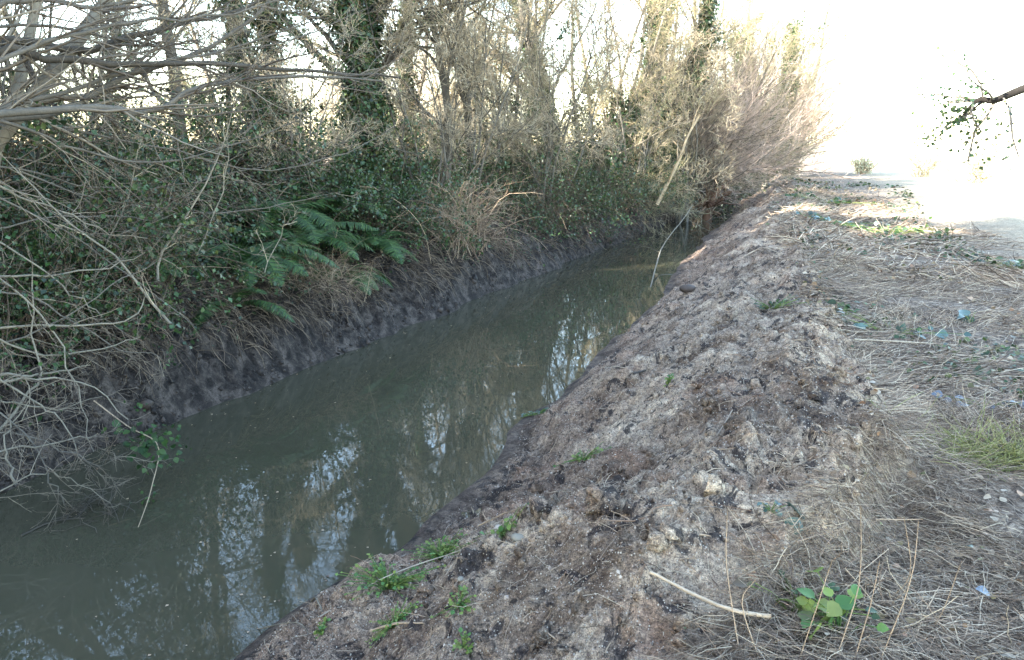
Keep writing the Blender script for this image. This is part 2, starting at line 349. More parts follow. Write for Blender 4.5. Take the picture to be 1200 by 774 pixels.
    rf = n.new('ShaderNodeMapRange'); rf.inputs[3].default_value = .92; rf.inputs[4].default_value = .7; l.new(sep.outputs[1], rf.inputs[0]); l.new(rf.outputs[0], b.inputs['Roughness'])
    b.inputs['Specular IOR Level'].default_value = .22
    add = n.new('ShaderNodeMath'); add.operation = 'MULTIPLY_ADD'; add.inputs[1].default_value = .35; l.new(n4.outputs[0], add.inputs[0]); l.new(n3.outputs[0], add.inputs[2])
    ad2 = n.new('ShaderNodeMath'); ad2.operation = 'MULTIPLY_ADD'; ad2.inputs[1].default_value = 1.6; l.new(n2.outputs[0], ad2.inputs[0]); l.new(add.outputs[0], ad2.inputs[2])
    bu = n.new('ShaderNodeBump'); bu.inputs['Strength'].default_value = 1.0; bu.inputs['Distance'].default_value = .032; l.new(ad2.outputs[0], bu.inputs['Height']); l.new(bu.outputs[0], b.inputs['Normal'])
    return m

def water_material():
    m, n, l, b = mat('stream_water')
    tc = n.new('ShaderNodeTexCoord'); P = tc.outputs['Object']
    b.inputs['Base Color'].default_value = (.036, .040, .028, 1); b.inputs['Roughness'].default_value = .015; b.inputs['IOR'].default_value = 1.34
    b.inputs['Specular IOR Level'].default_value = 1.0
    c = noise(n, l, .5, 3, .5, P, .5); r = ramp(n, [(.3, (.043, .042, .027)), (.7, (.056, .053, .035))]); l.new(c.outputs[0], r.inputs[0]); l.new(r.outputs[0], b.inputs['Base Color'])
    mp = n.new('ShaderNodeMapping'); mp.inputs['Scale'].default_value = (1.0, .8, 1); l.new(P, mp.inputs[0])
    a = noise(n, l, 1.5, 2, .4, mp.outputs[0], .3); s = noise(n, l, 14, 3, .5, mp.outputs[0], .6)
    ma = n.new('ShaderNodeMath'); ma.operation = 'MULTIPLY_ADD'; ma.inputs[1].default_value = .05; l.new(s.outputs[0], ma.inputs[0]); l.new(a.outputs[0], ma.inputs[2])
    bu = n.new('ShaderNodeBump'); bu.inputs['Strength'].default_value = .09; bu.inputs['Distance'].default_value = .03; l.new(ma.outputs[0], bu.inputs['Height']); l.new(bu.outputs[0], b.inputs['Normal'])
    return m
M['ground'] = ground_material(); M['water'] = water_material()

# ------------------------------------------------------------------ ground and water
def axis(parts): return np.unique(np.concatenate(parts))
def geo(a, b, k):
    v = [a]
    while abs(v[-1]) < abs(b): v.append(v[-1] + math.copysign(max(.03, abs(v[-1] - a) * k + .03), b - a))
    return np.array(v)
xs = axis([np.arange(-3.0, 1.6, .0125), np.arange(-6.9, -3.0, .028), geo(1.6, 2500, .045), geo(-6.9, -2500, .045)])
yv = [1.7]
while yv[-1] < 90: yv.append(yv[-1] + max(.0115, .0046 * yv[-1]))
ys = axis([np.array(yv), geo(1.7, -2500, .10), 90 + geo(0.01, 2500, .08)])
X, Y = np.meshgrid(xs, ys)
Z = height(X, Y)
nx_, ny_ = len(xs), len(ys)
I = np.arange(nx_ * ny_).reshape(ny_, nx_)
Fq = np.stack([I[:-1, :-1], I[:-1, 1:], I[1:, 1:], I[1:, :-1]], -1).reshape(-1, 4)
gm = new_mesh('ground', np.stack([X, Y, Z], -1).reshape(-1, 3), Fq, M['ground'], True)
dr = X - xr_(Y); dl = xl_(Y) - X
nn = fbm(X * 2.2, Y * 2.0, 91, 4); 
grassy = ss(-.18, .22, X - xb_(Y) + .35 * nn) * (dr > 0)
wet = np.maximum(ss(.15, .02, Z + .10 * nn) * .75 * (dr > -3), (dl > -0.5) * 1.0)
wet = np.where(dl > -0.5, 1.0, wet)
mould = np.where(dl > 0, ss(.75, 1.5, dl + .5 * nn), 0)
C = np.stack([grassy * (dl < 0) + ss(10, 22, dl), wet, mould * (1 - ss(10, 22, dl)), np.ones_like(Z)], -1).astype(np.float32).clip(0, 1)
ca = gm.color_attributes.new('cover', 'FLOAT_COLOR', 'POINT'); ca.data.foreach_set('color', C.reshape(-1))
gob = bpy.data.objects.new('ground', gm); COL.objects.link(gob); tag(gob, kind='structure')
wm = new_mesh('stream_water', [(-32, -30, 0), (1.5, -30, 0), (1.5, 110, 0), (-32, 110, 0)], [(0, 1, 2, 3)], M['water'])
wo = bpy.data.objects.new('stream_water', wm); COL.objects.link(wo); tag(wo, kind='structure')
def G(x, y): return float(height(np.array([x]), np.array([y]))[0])
def gpt(px, py, zg=1.0):
    """where the ray through a photo pixel meets the ground"""
    d = at(px, py, 1.0) - [0, 0, CH]
    ts = np.linspace(1.2, 60, 12000); p = np.array([0, 0, CH])[None] + ts[:, None] * d[None]
    h = height(p[:, 0], p[:, 1]); i = np.argmax(p[:, 2] < h)
    return np.array([p[i, 0], p[i, 1], h[i]])

# ------------------------------------------------------------------ stuff on the near bank
def crumbs():
    g = rng(101); N = 150000
    y = 1.9 * np.exp(g.random(N) * math.log(13 / 1.9)); x = -2.45 + g.random(N) * 3.4
    k = (x < xb_(y) + .15) & (x > xr_(y) + .12) & (vnoise(x * 3, y * 3, 5) + .6 * g.normal(size=N) > -.3)
    x, y = x[k], y[k]; z = height(x, y); s = .0016 * np.exp(g.normal(size=len(x)) * .5) * (1 + .12 * y)
    C = np.stack([x, y, z + s * .4], -1)
    sc3 = s[:, None] * (0.6 + .8 * g.random((len(x), 3)))
    MB().stamp(OCT_T, OCT_F, C, g.normal(size=C.shape), g.normal(size=C.shape), sc3).build('soil_crumbs', M['crumb'], smooth=False)
    # clods
    N = 3200; y = 1.9 * np.exp(g.random(N) * math.log(14 / 1.9)); x = -2.3 + g.random(N) * 3.2
    k = (x < xb_(y) + .2) & (x > xr_(y) + .3) & (vnoise(x * 2.2, y * 2.2, 15) + .3 * g.normal(size=N) > .05); x, y = x[k], y[k]; z = height(x, y)
    s = .012 * np.exp(g.normal(size=len(x)) * .55)
    # lumpy sphere template
    m = MB()
    import itertools
    u, v = 8, 6; T = []
    for j in range(v + 1):
        for i in range(u):
            th = math.pi * j / v; ph = 2 * math.pi * i / u; T.append((math.sin(th) * math.cos(ph), math.sin(th) * math.sin(ph), math.cos(th)))
    T = np.array(T); F = [(j * u + i, (j + 1) * u + i, (j + 1) * u + (i + 1) % u, j * u + (i + 1) % u) for j in range(v) for i in range(u)]
    for q in range(6):
        TT = T * (1 + .28 * g.normal(size=(len(T), 1))); TT[:u] = TT[0]; TT[-u:] = TT[-1]
        sel = np.arange(len(x)) % 6 == q; C = np.stack([x, y, z + s * .15], -1)[sel]
        m.stamp(TT, F, C, g.normal(size=C.shape), g.normal(size=C.shape), s[sel][:, None] * (.7 + .6 * g.random((sel.sum(), 3))))
    m.build('soil_clods', M['ground'], smooth=True)
crumbs()
tag(bpy.data.objects['soil_crumbs'], 'loose grey brown crumbs and pale grit scattered over the bare bank', 'soil crumbs', kind='stuff')
tag(bpy.data.objects['soil_clods'], 'small rounded clods of dug soil lying on the bare bank', 'soil clods', kind='stuff')

def strands(g, x, y, L, el, lift, w, P=4, wig=.25, az=None):
    """curved stems starting on the ground: returns points and radii"""
    n = len(x); z = height(x, y)
    if az is None: az = g.random(n) * 2 * np.pi
    d = np.stack([np.cos(az) * np.cos(el), np.sin(az) * np.cos(el), np.sin(el)], -1)
    p = np.stack([x, y, z + lift], -1); pts = [p]
    for k in range(P - 1):
        p = p + d * (L / (P - 1))[:, None]
        gz = height(p[:, 0], p[:, 1]) + .003 + lift * .5
        p = p.copy(); p[:, 2] = np.maximum(p[:, 2], gz); pts.append(p)
        d = unit(d + wig * g.normal(size=d.shape) + np.array([0, 0, -.12]))
    pts = np.stack(pts, 1); return pts, w[:, None] * np.linspace(1, .45, P)[None]

def dead_grass():
    g = rng(201)
    m = MB()
    # flattened thatch, dense near the eye
    for N, y0, y1, x1, wd, Lm in ((24000, 2.0, 5.5, 2.4, .0014, .17), (22000, 5.0, 12, 4.2, .0030, .22), (13000, 11, 30, 4.2, .0075, .32)):
        y = y0 + (y1 - y0) * g.random(N) ** 1.1; x = xb_(y) - .12 + (x1) * g.random(N) ** 1.25
        k = (vnoise(x * 1.7, y * 1.5, 77) * .9 + g.random(N) > .28) & ((y < 11) | (x < 2.6 + 1.3 * vnoise(y * .35, y * 0, 79) + .9 * g.normal(size=N))); x, y = x[k], y[k]; n = len(x)
        el = np.abs(g.normal(size=n)) * .22; L = Lm * (.4 + 1.3 * g.random(n))
        # stems lie mostly in drifts
        az = vnoise(x * .8, y * .8, 78) * 2.6 + g.normal(size=n) * .8
        P, r = strands(g, x, y, L, el, g.random(n) * .03 * (y1 < 12) + .003, wd * (.6 + .9 * g.random(n)), 4, .22, az)
        m.tubes(P, r, 3)
    m.build('dead_grass', M['straw'])
    # sparse straw on the spoil
    m = MB(); N = 3600; y = 2.0 * np.exp(g.random(N) * math.log(26 / 2)); x = xr_(y) + .25 + (xb_(y) - xr_(y)) * g.random(N)
    k = vnoise(x * 1.5, y * 1.2, 79) + .4 * g.normal(size=N) > .0; x, y = x[k], y[k]; n = len(x)
    P, r = strands(g, x, y, (.05 + .14 * g.random(n) ** 2) * (1 + y * .03), np.abs(g.normal(size=n)) * .15, np.full(n, .003), .0012 * (.7 + g.random(n)) * (1 + .06 * y), 4, .3)
    m.tubes(P, r, 3); m.build('straw_scraps', M['straw'])
    # pale leaf litter on the grassy side
    m = MB(); N = 9000; y = 2.2 * np.exp(g.random(N) * math.log(40 / 2.2)); x = xb_(y) - .25 + (1.5 + y * .07) * g.random(N)
    k = (vnoise(x * 1.3, y * .7, 80) + .35 * g.normal(size=N) > .05) & (g.random(N) < .25 + .06 * y); x, y = x[k], y[k]; n = len(x); z = height(x, y) + .012 + .03 * g.random(n)
    nrm = np.array([0, 0, 1.0]) + .45 * g.normal(size=(n, 3)); ax = g.normal(size=(n, 3)); ax[:, 2] *= .2
    m.stamp(BROAD_T, BROAD_F, np.stack([x, y, z], -1), ax, nrm, (.012 + .022 * g.random(n) ** 2) * (1 + .11 * y)); m.build('leaf_litter', M['litter'])
    m = MB(); N = 9000; y = 3.0 * np.exp(g.random(N) * math.log(40 / 3.0)); x = xb_(y) - .1 + (1.5 + y * .10) * g.random(N)
    k = vnoise(x * 1.1, y * .6, 83) + .25 * g.normal(size=N) > .28; x, y = x[k], y[k]; n = len(x); z = height(x, y) + .01 + .05 * g.random(n)
    m.stamp(LEAF_T, LEAF_F, np.stack([x, y, z], -1), g.normal(size=(n, 3)) * [1, 1, .3], np.array([0, 0, 1.0]) + .5 * g.normal(size=(n, 3)), (.02 + .025 * g.random(n)) * (1 + .08 * y)); m.build('low_green_weeds', M['bramble'])
    # bark scraps and small sticks all over
    m = MB(); N = 900; y = 2.0 * np.exp(g.random(N) * math.log(20 / 2)); x = xr_(y) + .2 + (xb_(y) - xr_(y)) * g.random(N); n = N
    P, r = strands(g, x, y, .04 + .16 * g.random(n) ** 3, np.abs(g.normal(size=n)) * .1, np.full(n, .004), .0025 * (.6 + g.random(n)) * (1 + .05 * y), 4, .12)
    m.tubes(P, r, 4, True); m.build('twig_litter', M['cane'])
dead_grass()
tag(bpy.data.objects['dead_grass'], 'flattened mat of straw coloured dead grass beside the bare soil', 'dead grass', kind='stuff')
tag(bpy.data.objects['straw_scraps'], 'thin scraps of straw strewn over the bare bank', 'straw', kind='stuff')
tag(bpy.data.objects['leaf_litter'], 'pale and brown fallen leaves spread through the dead grass', 'leaf litter', kind='stuff')
tag(bpy.data.objects['low_green_weeds'], 'small green leaves of low weeds growing through the dead grass', 'weeds', kind='stuff')
tag(bpy.data.objects['twig_litter'], 'short brown broken twigs scattered on the bare bank', 'twig litter', kind='stuff')

# ------------------------------------------------------------------ undergrowth of the left bank
def ivy_cover():
    g = rng(301); m = MB()
    N = 52000; y = 2.5 * np.exp(g.random(N) * math.log(48 / 2.5)); dl_ = .40 + 3.6 * g.random(N) ** .9
    dl_ = dl_ - .5 * ss(11, 20, y) * g.random(N); x = xl_(y) - dl_; z = height(x, y); hump = np.clip(.25 + .55 * fbm(x * .9, y * .7, 303, 3), 0, 1) * ss(.5, 1.6, dl_)
    k = (vnoise(x * 2, y * 1.7, 302) + .5 * g.normal(size=N) > -.25 * ss(.5, 1.6, dl_) + .25 * (dl_ < 1.0)); x, y, z, hump = x[k], y[k], z[k], hump[k]; n = len(x)
    C = np.stack([x, y, z + .02 + hump * g.random(n) ** .6 * .9], -1)
    nrm = np.array([.45, -.2, .8]) + .5 * g.normal(size=(n, 3)); ax = g.normal(size=(n, 3)) + [.2, 0, -.4]
    m.stamp(LEAF_T, LEAF_F, C, ax, nrm, (.035 + .03 * g.random(n)) * (1 + .012 * y)); m.build('ivy_ground_cover', M['ivy'])
    # roots and dry grass hanging on the cut face
    m = MB(); N = 12000; y = 2.8 * np.exp(g.random(N) * math.log(42 / 2.8)); d0 = .28 + .75 * g.random(N); x = xl_(y) - d0 + .25 * ss(10, 22, y)
    k = vnoise(x * .3, y * 1.1, 305) + .4 * g.normal(size=N) > .1; x, y = x[k], y[k]; n = len(x); z = height(x, y) + .03
    d = unit(np.stack([.55 + .4 * g.random(n), .55 * g.normal(size=n), .35 * g.normal(size=n)], -1)); p = np.stack([x, y, z], -1); pts = [p]; L = .14 + .42 * g.random(n) ** 1.3
    for q in range(4):
        p = p + d * (L / 4)[:, None]; gz = height(p[:, 0], p[:, 1]); p = p.copy(); p[:, 2] = np.maximum(p[:, 2], gz + .008); pts.append(p); d = unit(d + [0.05, 0, -.42] + .22 * g.normal(size=d.shape))
    m.tubes(np.stack(pts, 1), (.0030 * (.5 + g.random(n)) * (1 + .05 * y))[:, None] * np.linspace(1, .4, 5)[None], 3); m.build('hanging_roots', M['root'])
    # dead leaves on the mould
    m = MB(); N = 9000; y = 3 * np.exp(g.random(N) * math.log(45 / 3)); x = xl_(y) - .7 - 8 * g.random(N); z = height(x, y) + .02
    m.stamp(BROAD_T, BROAD_F, np.stack([x, y, z], -1), g.normal(size=(N, 3)) * [1, 1, .2], np.array([0, 0, 1]) + .4 * g.normal(size=(N, 3)), .04 + .03 * g.random(N)); m.build('woodland_litter', M['cane'])
ivy_cover()
tag(bpy.data.objects['ivy_ground_cover'], 'dark green ivy creeping over the top of the far bank', 'ivy', kind='stuff')
tag(bpy.data.objects['hanging_roots'], 'fine brown roots and dry stems hanging down the muddy far bank', 'roots', kind='stuff')
tag(bpy.data.objects['woodland_litter'], 'brown dead leaves lying under the trees of the far bank', 'leaf litter', kind='stuff')

def bank_lumps():
    g = rng(311); N = 16000; y = 2.8 * np.exp(g.random(N) * math.log(34 / 2.8)); d0 = .0 + .9 * g.random(N); x = xl_(y) - d0
    k = vnoise(x * 2.5, y * 2.2, 315) + .5 * g.normal(size=N) > .0; x, y = x[k], y[k]; z = height(x, y); n = len(x); s_ = .010 * np.exp(.6 * g.normal(size=n)) * (1 + .03 * y)
    MB().stamp(OCT_T, OCT_F, np.stack([x, y, z], -1), g.normal(size=(n, 3)), g.normal(size=(n, 3)), s_[:, None] * (.6 + .9 * g.random((n, 3)))).build('wet_mud_lumps', M['wet_mud'], smooth=True)
    N = 420; y = 2.6 * np.exp(g.random(N) * math.log(24 / 2.6)); a = g.random(N) ** 2; left = g.random(N) < .6
    x = np.where(left, xl_(y) + .04 + 1.2 * a, xr_(y) - .05 - 1.3 * a); n = N
    MB().stamp(LEAF_T, LEAF_F, np.stack([x, y, np.full(n, .004)], -1), g.normal(size=(n, 3)) * [1, 1, 0], np.tile([0, 0, 1.0], (n, 1)) + .05 * g.normal(size=(n, 3)), (.006 + .016 * g.random(n) ** 3) * (1 + .06 * y)).build('floating_specks', M['cane'])
bank_lumps()
tag(bpy.data.objects['wet_mud_lumps'], 'small dark wet lumps of mud on the cut face of the far bank', 'mud lumps', kind='stuff')
tag(bpy.data.objects['floating_specks'], 'tiny brown leaf fragments floating near the edges of the water', 'leaf fragments', kind='stuff')

def bramble(seed, n=34, h=1.3, spread=1.0, leafy=1.0, dead=False):
    g = rng(seed); t = empty('bramble_bush', (0, 0, 0), 'bramble', 'bush')
    az = g.random(n) * 2 * np.pi; b = np.stack([.3 * spread * g.normal(size=n), .45 * spread * g.normal(size=n), np.full(n, -.1)], -1)
    el = .75 + .6 * g.random(n); d = np.stack([np.cos(az) * np.cos(el), np.sin(az) * np.cos(el), np.sin(el)], -1)
    L = h * (1.0 + 1.0 * g.random(n)); P = 9; pts = [b]
    for k in range(P - 1):
        b = b + d * (L / (P - 1))[:, None]; pts.append(b); d = unit(d + [0, 0, -.23] + .10 * g.normal(size=d.shape))
    pts = np.stack(pts, 1); rad = (.0055 + .005 * g.random(n))[:, None] * np.linspace(1, .35, P)[None]
    m = MB().tubes(pts, rad, 4)
    p2, r2 = grow(g, pts, rad, 7, .55 * h, (.5, 1.2), 6, -.15, .18, .2, .98, .6, .4, .0016)
    m.tubes(p2, r2, 3); p3, r3 = grow(g, p2, r2, 3, .25 * h, (.5, 1.2), 4, -.1, .25, .2, 1, .7, .4, .0012); m.tubes(p3, r3, 3)
    m.build('stems', M['cane'] if dead else M['under_stem'], t)
    if leafy > 0:
        q = np.concatenate([p2[:, 1:].reshape(-1, 3), p3[:, 1:].reshape(-1, 3), pts[:, 3:].reshape(-1, 3)])
        q = np.repeat(q, 5, 0); cl = vnoise(q[:, 0] * 3.2 + seed, q[:, 1] * 3.2 + q[:, 2] * 2.6, seed); q = q[g.random(len(q)) < leafy * np.clip(.75 + 1.5 * cl, 0, 1.6)]; q = q + .045 * g.normal(size=q.shape); k = len(q)
        nrm = np.array([0.1, -.1, .9]) + .55 * g.normal(size=(k, 3)); ax = g.normal(size=(k, 3)) + [0, 0, -.5]
        MB().stamp(LEAF_T, LEAF_F, q, ax, nrm, .026 + .042 * g.random(k) ** 2).build('foliage', M['bramble'] if seed % 3 else M['ivy'], t)
    return t
br = [bramble(401, 46, 1.25, 1.0, .42), bramble(402, 38, 1.1, 1.1, .6), bramble(405, 54, 1.35, 1.1, .22), bramble(408, 34, 1.0, 1.0, .65)]
dry = bramble(407, 130, 1.15, 1.2, 0.02, True)
named = [  # photo x, metres behind the water edge, y, which, scale, label
    (1, .95, 4.6, 1.0, 'leafy bramble bush in the left corner under the overhanging branches'),
    (2, 1.25, 5.7, 1.05, 'twiggy bramble bush just left of the bare muddy bank face'),
    (0, 1.5, 6.0, .85, 'dark bramble bush directly above the sprig over the water'),
    (3, 2.2, 7.2, .9, 'low green bramble patch below the left edge of the ferns'),
    (1, 1.8, 11.4, 1.0, 'bright green bramble bush right of the ferns under the ivy trunk'),
    (3, 1.7, 11.9, .9, 'green bramble bush between the ferns and the dry tangle'),
    (2, 1.2, 16.4, 1.0, 'grey stemmed bramble bush just right of the dry tangle'),
    (0, .95, 18.0, 1.1, 'rounded bramble bush hanging over the middle of the far bank'),
    (2, .85, 20.6, 1.1, 'thin stemmed bramble bush in the middle distance of the far bank'),
    (1, .8, 23.6, 1.1, 'bramble bush left of the broken pale branch'),
    (3, .8, 26.8, 1.1, 'green bramble bush behind the broken pale branch'),
    (0, .8, 31.0, 1.2, 'bramble bush right of the torn root mass at the water'),
    (2, .7, 35.5, 1.3, 'shadowed bramble bush where the stream goes out of sight')]
g0 = rng(410); used = set()
def place_bramble(v, x, y, s, label, group):
    o = br[v]
    if v not in used:
        used.add(v); o.location = (x, y, G(x, y)); o.rotation_euler = (0, 0, g0.random() * 6.28); o.scale = (s, s, s); o['label'] = label; o['group'] = group
    else: copy_tree(o, (x, y, G(x, y)), g0.random() * 6.28, s, label, group)
for v, d_, y, s, lab in named: place_bramble(v, float(xl_(np.array(y))) - d_ + (.25 if y > 9 else 0), y, s, lab, 'bramble bushes along the far bank')
for v, x, y, s, lab in [(3, -3.3, 43, 1.3, 'dark bramble bush on the left of the stream bend'), (2, -2.9, 46, 1.5, 'bramble bush closing the view at the stream bend'), (3, -1.9, 45, 1.2, 'low bramble bush on the right of the stream bend'), (0, -4.4, 47, 1.5, 'tall bramble bush in deep shade past the stream bend')]: place_bramble(v, x, y, s, lab, 'bramble bushes at the stream bend')
for i in range(34):
    y = 4 * math.exp(i / 34 * math.log(42 / 4)) + g0.random(); x = float(xl_(np.array(y))) - 2.9 - 2.2 * g0.random()
    place_bramble(i % 4, x, y, 1.05 + .4 * g0.random(), 'bramble bush in the dense thicket behind the front row of the far bank', 'brambles massed behind the bank edge')
x = float(xl_(np.array(13.4))) - .85; dry.location = (x, 13.4, G(x, 13.4)); dry.rotation_euler = (0, 0, .4); dry.scale = (.8, 1.35, .95)
dry.name = 'dead_bramble'; tag(dry, 'brown leafless tangle of dead stems drooping over the far bank', 'bush')
copy_tree(dry, (float(xl_(np.array(9.2))) - .75, 9.0, .62), 2.0, .5, 'small heap of dry broken stems on the muddy ledge of the far bank')

def frond(g, L, m, droop=1.0):
    n = 16; az = 0; d = np.array([1.0, 0, 1.15]); d /= np.linalg.norm(d); p = np.zeros(3); pts = [p]
    for k in range(n):
        p = p + d * L / n; pts.append(p); d = d + np.array([.04, .02 * g.normal(), -.115 * droop]); d /= np.linalg.norm(d)
    pts = np.array(pts); m.tubes(pts, np.linspace(.004, .001, n + 1), 4)
    T = [(-.5, 0, 0), (.5, 0, 0), (-.42, .55, .02), (.42, .55, .02), (0, 1, -.05)]
    q = bez(pts, 46)[6:]; tg = np.gradient(q, axis=0); tg = unit(tg); side = unit(np.cross(tg, [0, 0, 1.0])); up = np.cross(side, tg)
    u = np.linspace(0, 1, len(q)); ln = L * .21 * np.sin(np.pi * np.clip(.12 + u * .87, 0, 1)) ** .8 + .008
    for s_ in (-1, 1):
        ax = side * s_ + tg * .35 - up * .22 + .06 * g.normal(size=q.shape)
        nn_ = up + .12 * g.normal(size=q.shape)
        sc3 = np.stack([np.full(len(q), L / 46 * .95), ln, ln], -1)
        m.stamp([(-.5, 0, 0), (.5, 0, 0), (.36, .55, 0), (-.36, .55, 0)], [(0, 1, 2, 3)], q, ax, nn_, sc3)
        m.stamp([(-.36, .55, 0), (.36, .55, 0), (0, 1, -.06)], [(0, 1, 2)], q, ax, nn_, sc3)
def fern(seed, n, L, matn='fern'):
    g = rng(seed); t = empty('fern', (0, 0, 0), 'fern', 'fern')
    for k in range(n):
        m = MB(); frond(g, L * (.7 + .4 * g.random()), m, .8 + .5 * g.random())
        o = m.build('frond', M[matn] if g.random() < .85 else M['fern_old'], t, smooth=False); o.rotation_euler = (.15 * g.normal(), .2 * g.normal(), k / n * 6.283 + .3 * g.normal())
    return t
fa, fb = fern(501, 14, .95), fern(502, 11, .75)
def pf(o, px, d_, lift, s, rz, lab, first):
    v = at(px, 260, 1.0) - [0, 0, CH]; ts = np.linspace(5, 25, 2000); k = np.argmax(v[0] * ts < xl_(v[1] * ts) - d_)
    x, y = v[0] * ts[k], v[1] * ts[k]; p = (x, y, G(x, y) + lift)
    if first: o.location = p; o.scale = (s, s, s); o.rotation_euler = (0, 0, rz); o['label'] = lab; o['group'] = 'ferns on the far bank'
    else: copy_tree(o, p, rz, s, lab, 'ferns on the far bank')
pf(fa, 292, .95, .12, 1.2, .3, 'large dark fern at the left end of the fern clump', True)
pf(fa, 358, 1.05, .15, 1.3, 2.0, 'large fern in the middle of the fern clump with arching fronds', False)
pf(fb, 398, .7, .0, 1.15, 1.0, 'lower bright green fern below the middle of the fern clump', True)
pf(fa, 437, 1.0, .1, 1.1, 4.0, 'fern at the right end of the clump beside the green brambles', False)
pf(fb, 262, .7, .0, 1.1, 3.0, 'small fern below the left end of the fern clump', False)
pf(fb, 335, 2.2, .45, 1.2, 5.0, 'pale fern standing highest behind the fern clump', False)
pf(fa, 325, 1.9, .35, 1.25, .9, 'dark fern behind and between the two large ones', False)
pf(fb, 405, 1.7, .35, 1.2, 2.6, 'fern behind the right half of the clump under the green brambles', False)
pf(fb, 165, 1.2, .2, 1.1, 2.2, 'half hidden fern behind the bare branches on the left', False)

# ------------------------------------------------------------------ trees
def tree_mesh(seed, H, r0, lean=(0, 0), limbs=9, br_=7, tw=7, tl=4, twm='twig_pale', barkm='bark', ivy=0, ivy_h=.75, ivym='ivy_sun', low=.22, stems=1, spread=1.0, crown_leaf=0, k=1.0):
    g = rng(seed); t = empty('bare_tree', (0, 0, 0), 'tree', 'tree'); P = 10
    S, SR = [], []
    for s_ in range(stems):
        d = np.array([lean[0] + .12 * g.normal() * stems ** .5, lean[1] + .12 * g.normal() * stems ** .5, 1.0]); p = np.array([.12 * g.normal(), .12 * g.normal(), -.3]) * (1 if stems > 1 else 0) + [0, 0, -.3 * (stems == 1)]; pts = [p]
        HH = H * (.8 + .3 * g.random() if stems > 1 else 1)
        for q in range(P - 1):
            p = p + unit(d) * HH / (P - 1); pts.append(p); d = d + .10 * g.normal(size=3) * [1, 1, 0] + [0, 0, .06]
        S.append(np.array(pts)); SR.append(r0 * (1 if stems == 1 else .6) * np.linspace(1, .22, P))
    S = np.array(S); SR = np.array(SR)
    MB().tubes(S, SR, 8).build('trunk', M[barkm], t)
    L1 = H * .48 * spread
    a1, b1 = grow(g, S, SR, limbs, L1, (.6, 1.25), 8, .18, .13, low, .98, .5, .25, .012)
    a2, b2 = grow(g, a1, b1, br_, L1 * .42, (.45, 1.15), 6, .08, .18, .15, .98, .6, .3, .005)
    a3, b3 = grow(g, a2, b2, tw, L1 * .22, (.4, 1.1), 5, .05, .2, .15, 1, .6, .35, .0028 * k)
    a4, b4 = grow(g, a3, b3, tl, L1 * .12, (.4, 1.1), 4, .0, .22, .2, 1, .7, .4, .0022 * k)
    MB().tubes(a1, b1, 6).tubes(a2, b2, 4).build('limbs', M[barkm], t)
    MB().tubes(a3, b3, 3).tubes(a4, b4, 3).build('crown', M[twm], t)
    if ivy:
        n = int(ivy); qs = []
        u = g.random(n) ** .8 * ivy_h; f = u * (P - 1); i = np.minimum(f.astype(int), P - 2); fr = (f - i)[:, None]; si = g.integers(0, stems, n)
        c = S[si, i] * (1 - fr) + S[si, i + 1] * fr; th = g.random(n) * 6.283; rr_ = (SR[si, i] + .05 + .20 * g.random(n) ** 1.5 * (1 + .8 * vnoise(u * 9, th, seed)))
        q = c + np.stack([np.cos(th) * rr_, np.sin(th) * rr_, .1 * g.normal(size=n)], -1); out = np.stack([np.cos(th), np.sin(th), .3 + 0 * th], -1)
        qs.append((q, out))
        li = g.integers(0, len(a1), n // 2); uu = g.random(n // 2) * .5; f = uu * 7; i = np.minimum(f.astype(int), 6); c = a1[li, i] * (1 - (f - i)[:, None]) + a1[li, i + 1] * (f - i)[:, None]
        keep = li % 2 == 0; o2 = g.normal(size=c.shape); q2 = c + .12 * o2; qs.append((q2[keep], o2[keep]))
        q = np.concatenate([a for a, _ in qs]); out = np.concatenate([b for _, b in qs]); nk = len(q)
        MB().stamp(LEAF_T, LEAF_F, q, g.normal(size=q.shape) + [0, 0, -.8], out + .5 * g.normal(size=q.shape), .05 + .05 * g.random(nk)).build('ivy', M[ivym], t)
    if crown_leaf:
        q = a3[:, 1:].reshape(-1, 3); q = np.repeat(q, crown_leaf, 0); q = q + .12 * g.normal(size=q.shape)
        MB().stamp(LEAF_T, LEAF_F, q, g.normal(size=q.shape), g.normal(size=q.shape), .11 + .08 * g.random(len(q))).build('leaves', M[ivym], t)
    return t

tv = {
 'ivytall': tree_mesh(601, 9.5, .18, (.05, .03), 11, 7, 7, 4, 'twig_olive', 'bark_dark', 13000, .8, 'bramble', k=1.9),
 'bare': tree_mesh(602, 9, .13, (.03, -.02), 12, 8, 7, 4, 'twig_pale', 'bark', 0, k=1.9),
 'multi': tree_mesh(603, 7.5, .11, (.05, 0), 5, 7, 7, 5, 'twig_olive', 'bark_pale', 2500, .45, 'ivy', .12, 4, .9, k=1.9),
 'hazel': tree_mesh(604, 4.2, .05, (.10, 0), 5, 6, 7, 3, 'twig_pale', 'bark', 0, .4, 'ivy', .08, 6, .8, k=1.7),
 'ivybush': tree_mesh(605, 6.5, .12, (.02, 0), 9, 6, 5, 3, 'twig_olive', 'bark_dark', 12000, .95, 'ivy', .1, 2, .6, k=1.6),
 'evergreen': tree_mesh(606, 10.0, .22, (0, 0), 24, 8, 6, 1, 'twig', 'bark_dark', 3000, .9, 'ivy', .06, 1, .72, 8, k=1.4),  # dense crown made to cast shade from out of view
}
tused = set()
def put(kind, x, y, s=1.0, rz=None, label='', group='', name=None):
    o = tv[kind]; rz = g0.random() * 6.283 if rz is None else rz; p = (x, y, G(x, y) - .05)
    if kind not in tused: tused.add(kind); o.location = p; o.rotation_euler = (0, 0, rz); o.scale = (s, s, s); o['label'] = label; o['group'] = group
    else: o = copy_tree(o, p, rz, s, label, group)
    if name: o.name = name
    return o
FR = 'trees standing on the far bank'
